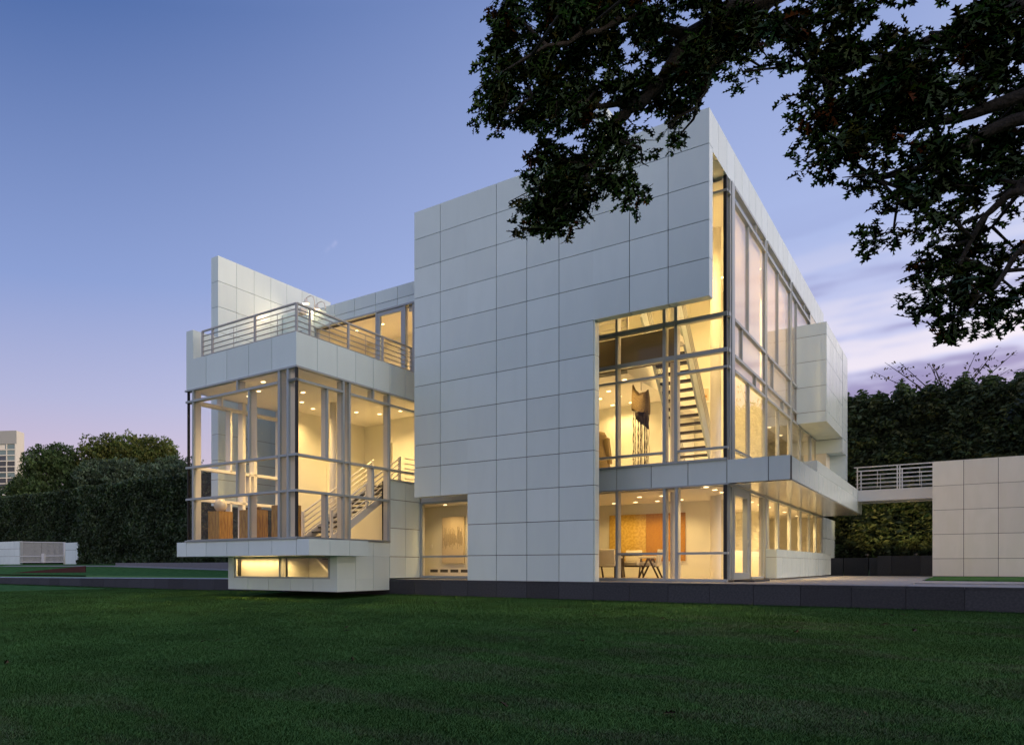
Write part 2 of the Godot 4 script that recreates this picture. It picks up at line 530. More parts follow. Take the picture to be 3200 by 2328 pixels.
	for i in 4:
		var c: Array = [[0.03, 0.05, 0.09], [0.05, 0.10, 0.12], [0.16, 0.24, 0.26], [0.02, 0.03, 0.05]][i]
		mk("tower_glass%d" % i, c[0], c[1], c[2], 0.12)

# ---------------------------------------------------------------- scene
func _ready() -> void:
	rng.seed = 11
	var cam := Camera3D.new()
	cam.name = "camera"
	cam.projection = Camera3D.PROJECTION_FRUSTUM
	cam.near = 0.1
	cam.far = 2500.0
	var f := 2381.85
	cam.size = 0.1 * 2328.0 / f
	cam.frustum_offset = Vector2((1600.0 - 890.555) / f * 0.1, (1768.83 - 1164.0) / f * 0.1)
	cam.position = Vector3(4.5359, 0.42, 20.3985)
	cam.rotation.y = 0.727032
	add_child(cam)
	cam.current = true
	materials()
	var we := WorldEnvironment.new()
	we.name = "world"
	var env := Environment.new()
	env.background_mode = Environment.BG_SKY
	env.sky = make_sky()
	env.tonemap_mode = Environment.TONE_MAPPER_LINEAR
	env.tonemap_exposure = 1.07
	env.sdfgi_enabled = true
	env.ssao_enabled = true
	env.ssil_enabled = true
	we.environment = env
	add_child(we)
	var sun := DirectionalLight3D.new()
	sun.name = "afterglow"
	sun.light_color = Color(1.0, 0.88, 0.76)
	sun.light_energy = 0.4
	sun.light_angular_distance = 30.0
	sun.shadow_enabled = true
	add_child(sun)
	sun.look_at_from_position(Vector3(0.97, 0.24, 0.03) * 50, Vector3.ZERO)
	var disc := CylinderMesh.new()
	disc.top_radius = 0.06
	disc.bottom_radius = 0.06
	disc.height = 0.012
	disc.radial_segments = 16
	boxes.disc = disc
	ground()
	house()
	outbuildings()
	interior_things()
	planting()
	oak()
	grass()

# ---------------------------------------------------------------- ground
func upper_y(x: float, z: float) -> float:
	var s := clampf(0.026 + (-29.0 - x) * 0.0022, 0.02, 0.05)
	return -0.07 + 0.02 * smoothstep(-40.0, -9.0, x) + s * (-2.1 - z)

func lawn_y(x: float, z: float) -> float:
	return -0.5 - 0.03 * minf(z, 20.0) - 0.06 * smoothstep(-12.0, -20.0, x) * smoothstep(8.0, 0.0, z) - 0.002 * maxf(z - 20.0, 0.0)

func sheet(n: String, m: Material, x0: float, x1: float, z0: float, z1: float, nx: int, nz: int, fy: Callable) -> MeshInstance3D:
	var st := begin()
	for i in nx:
		for j in nz:
			var q := []
			for c in [[0, 0], [1, 0], [1, 1], [0, 1]]:
				var x := lerpf(x0, x1, float(i + c[0]) / nx)
				var z := lerpf(z0, z1, float(j + c[1]) / nz)
				q.append(Vector3(x, fy.call(x, z), z))
			for k in [0, 1, 2, 0, 2, 3]:
				st.add_vertex(q[k])
	return put(self, n, done(st), m)

func ground() -> void:
	struct(sheet("ground", mats.lawn, -1200, 1200, -1200, 1200, 2, 2, func(_x, _z): return -1.75))
	struct(sheet("lawn", mats.lawn, -110, 80, -0.3, 70, 120, 60, lawn_y))
	struct(sheet("lawn", mats.lawn, -110, -9.3, -17.5, -2.1, 60, 12, upper_y))
	# podium: dark stone slabs along z = 0, pale pavers on top
	var rw := thing("retaining_wall", "long low wall of dark stone slabs edging the podium along the lawn", "wall")
	bx(rw, "backing", mats.stone_joint, -9.1, 14.0, -1.3, -0.07, -0.5, -0.09)
	for i in 25:
		var x0 := -9.14 + i * M
		bx(rw, "slab", mats["stone%d" % rng.randi_range(0, 2)], x0 + 0.004, x0 + M - 0.004, -1.3, -0.062, -0.09, 0.0)
		bx(rw, "cap", mats["stone%d" % rng.randi_range(0, 2)], x0 + 0.003, x0 + M - 0.003, -0.058, -0.004, -0.3, 0.004)
	var lw := thing("retaining_wall", "low dark stone wall running left from the glass pavilion to the edge of the view", "wall")
	for i in 52:
		var x1 := -9.14 - i * M
		var top := -0.03 - 0.007 * (i * M)
		var o := bx(lw, "slab", mats["stone%d" % rng.randi_range(0, 2)], x1 - M + 0.004, x1 - 0.004, top - 1.35, top, -0.09, 0.0)
	var walk := sheet("path", mats.walk, -60, -9.15, -2.1, -0.02, 30, 1, func(x, _z): return -0.026 + 0.007 * (x + 9.14) * (1.0 if x > -57 else 1.0))
	struct(walk)
	# terrace pavers
	var ter := bx(self, "terrace", mats.stone_joint, -9.1, 14.0, -1.2, -0.03, -20.6, -0.5)
	struct(ter)
	for i in 5:
		var x0 := -9.14 + i * 2 * M
		var p := bx(ter, "paver", mats["paver%d" % rng.randi_range(0, 2)], x0 + 0.004, minf(x0 + 2 * M, -0.0) - 0.004, -0.05, 0.0, -2.1, -0.3)
		p.position -= ter.position
	for i in 7:
		for j in 11:
			var x0 := 0.0 + i * 2 * M
			var z1 := -0.3 if j == 0 else -j * 2 * M
			var z0 := -(j + 1) * 2 * M
			if x0 > 3.6 and j >= 1:
				continue
			var p := bx(ter, "paver", mats["paver%d" % rng.randi_range(0, 2)], x0 + 0.004, x0 + 2 * M - 0.004, -0.05, 0.0, z0 + 0.004, z1 - 0.004)
			p.position -= ter.position
	for i in 5:
		var x0 := 3.66 + i * 2 * M
		for zz in [[-3.0, -1.83], [-7.7, -4.2]]:
			var p := bx(ter, "paver", mats["paver%d" % rng.randi_range(0, 2)], x0 + 0.004, x0 + 2 * M - 0.004, -0.05, 0.0, zz[0] + 0.004, zz[1] - 0.004)
			p.position -= ter.position
	struct(bx(self, "drain_channel", mats.black, 3.7, 14.0, -0.2, -0.18, -4.2, -3.0))
	struct(bx(self, "lawn", mats.lawn, 3.75, 14.0, -0.03, 0.035, -16.3, -7.75))

# ---------------------------------------------------------------- house
func house() -> void:
	var h := thing("house", "large modern house clad in square white panels with tall lit glass walls", "house")
	var YA := [0.0, 0.727, 1.641, 2.555, 3.469, 4.16, 5.074, 5.988, 6.902, 7.816, 8.73, 9.644, 10.558, 11.413]
	# the free-standing front screen in three pieces
	clad(h, "wall", [-9 * M, -8 * M, -7 * M], YA.slice(3), [-0.34, 0.0], "+z-y-x", "panel", 0.017, "joint")
	clad(h, "wall", [-7 * M, -6 * M, -5 * M, -4 * M, -3 * M], YA, [-0.34, 0.0], "+z", "panel", 0.017, "joint")
	clad(h, "wall", [-3 * M, -2 * M, -M, 0.0], YA.slice(8), [-0.34, 0.0], "+z-y+x", "panel", 0.017, "joint")
	clad(h, "wall", [-3 * M, -3 * M + 0.034], YA.slice(0, 9), [-0.34, -0.031], "+x", "panel", 0.017, "joint")
	# dark gaps in the joints are open grooves: a dark sheet stands behind the panels
	# roof band along the right side, roof and soffit
	var zb := []
	for i in 23:
		zb.append(-22 * M + i * M)
	zb[-1] = -0.345
	clad(h, "wall", [-0.3, 0.0], [10.49, 11.413], zb, "+x-y-z")
	bx(h, "roof", mats.core_white, -8.2, -0.31, 11.0, 11.2, -20.0, -0.35)
	bx(h, "soffit", mats.panel0, -8.2, -0.305, 10.49, 10.55, -1.75, -0.345)
	clad(h, "roof_box", [-2.58, -2.29], [11.08, 11.7, 12.2], [-3.0, -1.2, 0.32], "+z+x-x-y", "panel", 0.015, "joint")
	bx(h, "bracket", mats.panel0, -2.38, -2.08, 10.74, 11.04, 0.004, 0.3)
	# ---- front wall plane at z = -1.83, solid parts
	bx(h, "wall", mats.core_white, -7.3, -3.35, 0.0, 10.48, -1.95, -1.83)
	bx(h, "wall", mats.core_white, -9.1, -7.31, 2.56, 6.8, -1.95, -1.835)
	bx(h, "wall", mats.core_white, -8.25, -7.31, 6.81, 10.08, -1.95, -1.835)
	bx(h, "wall", mats.core_white, -8.2, -7.305, 10.085, 10.48, -1.95, -1.835)
	# ---- front right glazing
	var c := -1.85
	var sp := clad(h, "spandrel", [-3.35, -2.74, -1.828, -M, 0.0, M, 1.371], [2.555, 3.155], [-2.1, -1.82], "+z", "panel", 0.017, "joint")
	sp.set_meta("label", "")
	sp.remove_meta("label")
	var x_l := -3.34
	var vs_l := [0.06, 2.52]
	glazing(h, "window", "z", c, [[x_l, -2.76, 0.08, 2.51], [-2.71, -1.52, 0.77, 2.51], [-2.71, -1.52, 0.08, 0.74], [-1.47, -1.22, 0.08, 2.51], [-1.16, -0.03, 0.77, 2.51], [-1.16, -0.03, 0.08, 0.74]],
		[vb(-2.735, 0.05, 2.55), vb(-1.495, 0.05, 2.55, 0.07), vb(-1.19, 0.05, 2.55, 0.07), [-0.075, 0.0, 0.05, 2.55, "black"], hb(-2.7, -1.53, 0.755), hb(-1.155, 0.02, 0.755), hb(x_l, 0.0, 0.045, 0.07), hb(x_l, 0.02, 2.535, 0.04)], 0.24)
	var up := [3.2, 3.49, 5.56, 6.0, 6.94]
	var pn := []
	var br := []
	for seg in [[x_l, -2.76], [-2.71, -1.53], [-1.46, -1.24], [-1.17, -0.03]]:
		var ys: Array = [3.2, 3.48, 5.56, 6.01, 6.93, 10.1, 10.47] if seg[0] != -1.46 else [3.2, 6.0, 6.93, 10.47]
		if seg[0] != -1.46 and seg[0] > -2.0:
			ys = [3.2, 3.48, 5.555, 5.995, 6.92, 10.1, 10.47]
		for i in ys.size() - 1:
			if ys[i] < 0: continue
			pn.append([seg[0], seg[1], ys[i] + 0.02, ys[i + 1] - 0.02])
			if i > 0:
				br.append(hb(seg[0] - 0.02, seg[1] + (0.05 if seg[0] == -1.17 else 0.02), ys[i], 0.11 if (ys[i] > 5.9 and ys[i] < 7) else 0.06))
	br += [vb(-2.735, 3.17, 10.48), vb(-1.495, 3.17, 10.48, 0.075), vb(-1.205, 3.17, 10.48, 0.075), [-0.075, 0.0, 3.17, 10.48, "black"], hb(x_l, 0.0, 3.185, 0.06)]
	glazing(h, "window", "z", c, pn, br, 0.24, 0.06)
	# ---- right side, upper glazing (plane x = -0.03)
	var xs := -0.03
	var bays := [[-2.92, -7.55, -6.0, -4.9, -4.0, -6.0, -5.0], [-7.9, -12.55, -11.0, -9.98, -9.03, -11.0, -10.1], [-12.95, -17.6, -16.0, -14.1, -14.1, -16.0, -15.05]]
	for b in bays:
		var z1: float = b[0] * M
		var z0: float = b[1] * M
		var lv := [10.47, 10.08, 6.96, 6.0, 5.6, 3.2]
		var pa := []
		var ba := []
		for i in 5:
			var zm: float = b[2 + i] * M
			pa.append([z0, zm - 0.03, lv[i + 1] + 0.03, lv[i] - 0.03])
			pa.append([zm + 0.03, z1, lv[i + 1] + 0.03, lv[i] - 0.03])
			ba.append(vb(zm, lv[i + 1], lv[i], 0.075))
			ba.append(hb(z0, z1, lv[i], 0.075))
		ba.append(hb(z0, z1, 3.5, 0.06))
		ba.append(vb(z1 + 0.06, 3.17, 10.48, 0.12))
		ba.append(vb(z0 - 0.06, 3.17, 10.48, 0.12))
		glazing(h, "window", "x", xs, pa, ba, 0.06, 0.04)
		bx(h, "blind", mats.blind, -0.14, -0.13, 5.66, 10.4, z0 + 0.02, z1 - 0.02)
	glazing(h, "window", "x", xs, [[-2.28 * M, -2.05 * M, 3.2, 10.47]], [vb(-2.33 * M, 3.17, 10.48, 0.1), hb(-2.28 * M, -2.05 * M, 10.08), hb(-2.28 * M, -2.05 * M, 6.93, 0.1), hb(-2.28 * M, -2.05 * M, 6.0, 0.1), hb(-2.28 * M, -2.05 * M, 5.56)], 0.1, 0.055)
	bx(h, "post", mats.frame, -0.09, 0.045, 3.17, 10.47, -2.78 * M, -2.42 * M)
	glazing(h, "window", "x", xs, [[-19.45 * M, -18.03 * M, 3.2, 5.57], [-20.6 * M, -19.52 * M, 3.2, 5.57]], [vb(-17.85 * M, 3.17, 5.6, 0.2), vb(-19.48 * M, 3.17, 5.6), vb(-20.65 * M, 3.17, 5.6, 0.1), hb(-20.6 * M, -17.9 * M, 5.59)])
	bx(h, "wall", mats.core_white, -0.2, -0.01, 5.62, 10.48, -20.7 * M, -17.75 * M)
	# far right wall
	clad(h, "wall", [-0.3, 0.0], [3.0, 4.16, 5.074, 5.988, 6.902], steps(-29.4 * M, -20.7 * M, 9), "+x", "panel", 0.017, "joint")
	clad(h, "wall", [-0.3, 0.0], [0.03, 0.727, 1.641, 2.555], steps(-29.4 * M, -21.7 * M, 8), "+x+z", "panel", 0.015, "joint")
	# projecting bay box on the right side
	var zs := []
	for i in 6:
		zs.append(-19.3 * M + i * 1.05 * M)
	clad(h, "bay_wall", [0.0, 0.903], [5.6, 5.983, 6.899, 7.814, 8.725, 9.165], zs, "+z+x-y", "panel", 0.015, "joint")
	bx(h, "bay_slot", mats.black, 0.0, 0.87, 6.1, 9.12, -19.42 * M, -19.302 * M)
	clad(h, "bay_wall", [0.0, 0.903], [5.05, 5.6, 6.26, 7.3, 8.3, 9.165], [-21.3 * M, -20.4 * M, -19.422 * M], "+x+z-y", "panel", 0.015, "joint")
	clad(h, "bay_wall", [0.0, 0.903], [3.16, 4.0, 5.045], [-21.3 * M, -20.7 * M], "+x+z", "panel", 0.015, "joint")
	bx(h, "wall", mats.wall_paint, 0.0, 0.35, 3.16, 5.045, -20.69 * M, -19.43 * M)
	# canopy slab over the right-hand terrace
	var zc := []
	for i in 20:
		zc.append(-21.5 * M + i * M)
	zc[-1] = -2.1
	clad(h, "canopy", [0.05, 0.457, 1.371], [2.59, 3.155], zc, "+x", "panel", 0.015, "joint")
	clad(h, "soffit", [0.05, 0.457, 1.34], [2.556, 2.62], steps(-21.5 * M, -2.1, 6), "-y", "soffit", 0.01, "joint")
	clad(h, "parapet", [0.45, 1.371], [3.16, 3.5], [-21.5 * M, -18 * M, -14 * M, -10.6 * M, -7.14 * M], "+x+z", "panel", 0.008, "joint")
	# ---- lower right side: door, window, sill box, strip windows
	glazing(h, "window", "x", xs, [[-2.62 * M, -2.1 * M, 0.08, 2.5]], [vb(-2.28 * M, 0.05, 2.54, 0.07), vb(-2.62 * M, 0.05, 2.54, 0.08), hb(-2.8 * M, -2.0 * M, 2.53, 0.05)], 0.1)
	var dr := part(h, "door")
	bx(dr, "frame", mats.frame, -0.1, 0.02, 0.06, 2.5, -2.93 * M, -2.72 * M)
	bx(dr, "frame", mats.frame, -0.1, 0.02, 0.06, 2.5, -4.95 * M, -4.62 * M)
	bx(dr, "frame", mats.frame, -0.1, 0.02, 2.3, 2.5, -4.62 * M, -2.93 * M)
	bx(dr, "frame", mats.frame, -0.1, 0.02, 0.06, 0.24, -4.62 * M, -2.93 * M)
	bx(dr, "pane", mats.glass, -0.045, -0.037, 0.24, 2.3, -4.62 * M, -2.93 * M)
	rod(dr, "handle", mats.frame, Vector3(0.06, 0.95, -4.5 * M), Vector3(0.06, 1.15, -4.5 * M), 0.015)
	bx(h, "doorstep", mats.stone1, 0.04, 0.5, 0.004, 0.05, -5.0 * M, -2.7 * M)
	glazing(h, "window", "x", xs, [[-7.15 * M, -5.25 * M, 0.1, 2.48]], [vb(-5.2 * M, 0.06, 2.54, 0.08), vb(-7.25 * M, 0.06, 2.54, 0.09), vb(-7.75 * M, 0.06, 2.54, 0.3), hb(-7.15 * M, -5.25 * M, 0.08, 0.06), hb(-21.6 * M, -2.7 * M, 2.525, 0.05)], 0.08, 0.04, "glass")
	clad(h, "sill_wall", [0.0, 0.29], [0.045, 0.69, 0.935], steps(-21.7 * M, -7.66 * M, 14), "+x+z", "panel", 0.01, "joint")
	bx(h, "sill", mats.white, -0.35, 0.0, 0.88, 0.93, -21.5 * M, -8.0 * M)
	var pl := []
	var bl := []
	var mz := [-8.2, -10.1, -12.7, -15.2, -17.6, -19.6, -21.4]
	for i in 6:
		pl.append([mz[i + 1] * M + 0.04, mz[i] * M - 0.04, 0.96, 2.5])
		bl.append(vb(mz[i] * M, 0.94, 2.5, 0.09 if i % 2 == 0 else 0.2))
	bl.append(vb(-21.5 * M, 0.94, 2.5, 0.3))
	glazing(h, "window", "x", xs, pl, bl, 0.07, 0.03, "glass")
	bx(h, "wall", mats.core_white, -0.2, -0.01, 0.0, 0.88, -21.6 * M, -7.9 * M)
	# ---- small window left of the screen
	glazing(h, "window", "z", c, [[-9.07, -7.3, 0.76, 2.5], [-9.07, -7.3, 0.1, 0.71]], [vb(-9.09, 0.05, 2.55, 0.08), hb(-9.07, -7.3, 0.735), hb(-9.13, -7.3, 0.06, 0.08), hb(-9.13, -7.3, 2.53, 0.06)], 0.12)
	pavilion(h)
	rooms(h)
	terrace_level(h)

func pavilion(h: Node3D) -> void:
	var xg := steps(-15 * M, -10 * M, 5)
	# lower box
	clad(h, "wall", xg, [-0.34, 0.035], [0.03, M, 2 * M, 3 * M], "+z+x-x", "panel", 0.017, "joint")
	clad(h, "wall", [-9.405, -10 * M], [0.036, 0.712], [0.03, M, 2 * M, 3 * M], "+z+x", "panel", 0.017, "joint")
	clad(h, "wall", [-15 * M, -13.45], [0.036, 0.712], [0.03, M, 2 * M, 3 * M], "+z-x", "panel", 0.017, "joint")
	glazing(h, "window", "z", 2.69, [[-13.36, -11.47, 0.09, 0.66], [-11.41, -9.49, 0.09, 0.66]], [vb(-13.4, 0.037, 0.71), vb(-11.44, 0.06, 0.69, 0.05), vb(-9.45, 0.037, 0.71, 0.09), hb(-13.4, -9.45, 0.062, 0.05), hb(-13.4, -9.45, 0.685, 0.05)], 0.05, 0.03)
	bx(h, "wall", mats.wall_paint, -13.44, -11.5, 0.04, 0.71, 2.36, 2.4)
	bx(h, "wall", mats.wall_paint, -11.5, -11.45, 0.04, 0.71, 1.26, 2.3)
	bx(h, "wall", mats.wall_paint, -11.5, -9.43, 0.04, 0.71, 1.2, 1.25)
	beam(h, "stair_slab", mats.white, Vector3(-10.9, 0.78, 1.5), Vector3(-9.7, -0.25, 1.5), 0.5, 0.06)
	for i in 4:
		bx(h, "tread", mats.tread, -10.3 + i * 0.22, -10.02 + i * 0.22, 0.62 - i * 0.17, 0.645 - i * 0.17, 1.3, 2.0)
	var bl := bx(h, "ceiling", mats.white, -13.4, -9.45, 0.7, 0.713, 1.25, 2.62)
	for x in [-13.3, -13.0, -12.7, -12.4, -12.1, -11.8]:
		downlight(bl, Vector3(x, 0.698, 2.58), 0.10, 0.025, 85.0)  # added lamps behind the frame head, standing in for light from above
	for x in [-11.1, -10.5, -9.8]:
		downlight(bl, Vector3(x, 0.698, 2.25), 0.24, 0.025, 85.0)  # likewise added, to brighten the stair side of the box
	# ledge
	clad(h, "ledge", [-15.5 * M, -15 * M, -14 * M, -13 * M, -12 * M, -11 * M, -10 * M, -9.5 * M], [0.715, 1.16], [2 * M, 3 * M, 4 * M, 5 * M], "+z+x-x-y", "panel", 0.017, "joint")
	clad(h, "wall", [-9.44, -10 * M], [0.715, 1.16], [0.0, M, 2 * M - 0.002], "+x", "panel", 0.017, "joint")
	clad(h, "wall", [-9.44, -10 * M], [0.035, 0.72, 1.637, 2.553, 3.15], [-2 * M, -M, -0.004], "+x", "panel", 0.017, "joint")
	# fascia
	clad(h, "fascia", xg, [5.93, 6.866], [-2 * M, -M, 0.0, M, 2 * M, 3 * M, 4 * M, 5 * M], "+z+x-x", "panel", 0.017, "joint")
	# front glazing
	var c := 4.535
	var L := [1.2, 2.5, 3.49, 5.55, 5.9]
	var pn := []
	var br := []
	# columns -13.62 | -13.38 | ... | -9.77 | -9.44 | -9.14
	for i in 4:
		pn.append([-13.6, -13.41, L[i] + 0.02, L[i + 1] - 0.02])
		pn.append([-9.73, -9.475, L[i] + 0.02, L[i + 1] - 0.02])
		pn.append([-9.41, -9.16, L[i] + 0.02, L[i + 1] - 0.02])
		var xm: float = [-10.95, -11.44, -10.95, -11.43][i]
		pn.append([-13.35, xm - 0.03, L[i] + 0.02, L[i + 1] - 0.02])
		pn.append([xm + 0.03, -9.8, L[i] + 0.02, L[i + 1] - 0.02])
		br.append(vb(xm, L[i], L[i + 1], 0.062))
		br.append(hb(-13.7 if i > 0 else -13.62, -9.8, L[i], 0.065))
		br.append(hb(-9.41, -9.1, L[i], 0.065))
		if i in [1, 2, 3]:
			br.append(hb(-9.74, -9.47, L[i], 0.06) if i < 3 else hb(-9.41, -9.1, L[i], 0.061))
	br += [hb(-13.74, -9.1, 5.905, 0.05), hb(-13.74, -9.1, 1.19, 0.05), vb(-13.38, 1.2, 5.9, 0.07), vb(-9.77, 1.2, 5.9, 0.08), vb(-9.44, 1.2, 5.9, 0.08), [-9.165, -9.115, 1.2, 5.9, "black"], [-13.64, -13.6, 1.2, 5.9, "black"]]
	glazing(h, "window", "z", c, pn, br, 0.26, 0.06)
	# side glazing facing right
	var ps := []
	var bs := []
	var xs := -9.17
	for i in 4:
		var zm: float = [3.2, -99.0, 3.2, -99.0][i]
		if zm > 0:
			ps.append([2.47, zm - 0.03, L[i] + 0.02, L[i + 1] - 0.02])
			ps.append([zm + 0.03, 4.5, L[i] + 0.02, L[i + 1] - 0.02])
			bs.append(vb(zm, L[i], L[i + 1], 0.062))
			ps.append([0.05, 2.1, L[i] + 0.02, L[i + 1] - 0.02])
		else:
			ps.append([2.47, 4.5, L[i] + 0.02, L[i + 1] - 0.02])
			ps.append([0.05, 0.88, L[i] + 0.02, L[i + 1] - 0.02])
			ps.append([0.94, 2.1, L[i] + 0.02, L[i + 1] - 0.02])
			bs.append(vb(0.91, L[i], L[i + 1], 0.062))
		ps.append([2.17, 2.4, L[i] + 0.02, L[i + 1] - 0.02])
		bs.append(hb(2.45, 4.55, L[i], 0.065))
		bs.append(hb(0.05, 2.12, L[i], 0.065))
	bs.append(hb(2.15, 2.42, 3.49, 0.05))
	bs.append(hb(2.15, 2.42, 2.5, 0.05))
	for q in [[3.17, 3.49], [3.49, 5.55], [5.55, 5.9]]:
		ps.append([-1.8, -0.01, q[0] + 0.02, q[1] - 0.02])
		bs.append(hb(-1.8, -0.01, q[1], 0.06))
	bs += [hb(-1.83, -0.01, 3.17, 0.05), hb(0.0, 4.59, 5.905, 0.05), hb(0.0, 4.59, 1.19, 0.05), vb(2.435, 1.2, 5.9, 0.08), vb(2.135, 1.2, 5.9, 0.08), vb(0.02, 1.2, 5.9, 0.08)]
	glazing(h, "window", "x", xs, ps, bs, 0.18, 0.045)
	# glazing on the far left side, seen through the room
	var pf := []
	var bf := []
	for i in 4:
		var zm: float = [2.9, 2.0, 2.9, 3.3][i]
		pf.append([0.5, zm - 0.03, L[i] + 0.02, L[i + 1] - 0.02])
		pf.append([zm + 0.03, 4.5, L[i] + 0.02, L[i + 1] - 0.02])
		bf.append(hb(0.5, 4.5, L[i], 0.09))
		bf.append(vb(zm, L[i], L[i + 1], 0.08))
	bf += [vb(2.3, 1.2, 5.9, 0.14), vb(1.75, 1.2, 5.9, 0.14), vb(0.46, 1.2, 5.9, 0.1), hb(0.5, 4.5, 5.9, 0.05)]
	var fw := glazing(h, "window", "x", -13.6, pf, [], 0.1)
	for q in bf:
		bx(fw, "mullion" if q[3] - q[2] > q[1] - q[0] else "transom", mats.white, -13.63, -13.4, q[2], q[3], q[0], q[1])
	# room
	bx(h, "floor", mats.floor, -13.62, -9.2, 1.03, 1.17, -1.62, 4.5)
	bx(h, "floor", mats.white, -13.6, -9.21, 2.51, 2.98, -6.0, -1.7)
	bx(h, "wall", mats.wall_paint, -13.6, -9.3, 1.0, 2.98, -1.69, -1.62)
	var ce := bx(h, "ceiling", mats.white, -13.62, -9.2, 5.87, 5.925, -6.0, 4.5)
	bx(h, "wall", mats.wall_paint, -13.6, -13.0, 1.17, 5.87, -1.6, 0.4)
	bx(h, "wall", mats.wall_paint, -13.6, -13.0, 2.99, 5.87, -5.99, -1.61)
	bx(h, "wall", mats.wall_paint, -13.0, -11.45, 2.99, 5.87, -4.2, -4.0)
	bx(h, "wall", mats.wall_paint, -11.3, -9.2, 2.99, 5.87, -3.6, -3.4)
	bx(h, "wall", mats.wall_paint, -11.45, -11.3, 5.0, 5.87, -4.2, -3.4)
	bx(h, "wall", mats.wall_paint, -9.2, -9.1, 2.99, 5.87, -3.4, -1.83)
	bx(h, "wall", mats.wall_paint, -11.45, -9.3, 2.99, 5.87, -6.2, -6.0)
	for p in [[-10.96, 2.14], [-11.9, 1.1], [-12.3, 0.03], [-11.54, -1.47], [-11.1, -2.27], [-10.23, -2.3], [-10.95, 3.97], [-11.88, 3.2], [-12.6, 2.9]]:
		downlight(ce, Vector3(p[0], 5.866, p[1]), 1.4, 0.07)
	var cl := put(h, "column", lathe([Vector2(0.0, 1.17), Vector2(0.12, 1.17), Vector2(0.12, 5.87), Vector2(0.0, 5.87)], 20), mats.white)
	cl.position = Vector3(-11.2, 0, 0.3)
	# stair up to the next level
	var s := part(h, "staircase")
	var sl := 0.534
	var z0 := 2.35
	var y0 := 1.17
	for i in 12:
		var y := y0 + (i + 1) * 0.167
		var z := z0 - (i + 0.5) * 0.313
		bx(s, "tread", mats.tread, -10.7, -9.66, y - 0.05, y, z - 0.17, z + 0.15)
	var zt := -1.42
	for xx in [-10.74, -9.62]:
		beam(s, "stringer", mats.white, Vector3(xx, y0 + 0.0, z0 + 0.1), Vector3(xx, y0 + sl * (z0 + 0.1 - zt), zt), 0.05, 0.24)
		for k in 5:
			var up := 0.22 + k * 0.17
			var r := 0.022 if k < 4 else 0.03
			rod(s, "handrail" if k == 4 else "rail", mats.white, Vector3(xx, y0 + up, z0 + 0.05), Vector3(xx, y0 + up + sl * (z0 - zt), zt + 0.05), r)
		for t in [0.0, 0.48, 0.98]:
			var zz: float = lerpf(z0 + 0.05, zt + 0.05, t)
			var yy: float = y0 + sl * (z0 + 0.05 - zz)
			bx(s, "post", mats.white, xx - 0.03, xx + 0.03, yy, yy + 0.93, zz - 0.05, zz + 0.05)
		rod(s, "rail", mats.white, Vector3(xx, y0 + 0.22 + sl * 1.0, z0 - 0.95), Vector3(xx, y0 + 0.9 + sl * 1.0, z0 - 0.95), 0.012)
	bx(s, "landing", mats.white, -11.2, -9.25, 3.0, 3.17, -3.38, -1.5)
	for k in 5:
		rod(s, "rail", mats.white, Vector3(-9.55, 3.37 + k * 0.17, -1.5), Vector3(-9.55, 3.37 + k * 0.17, -3.3), 0.022)

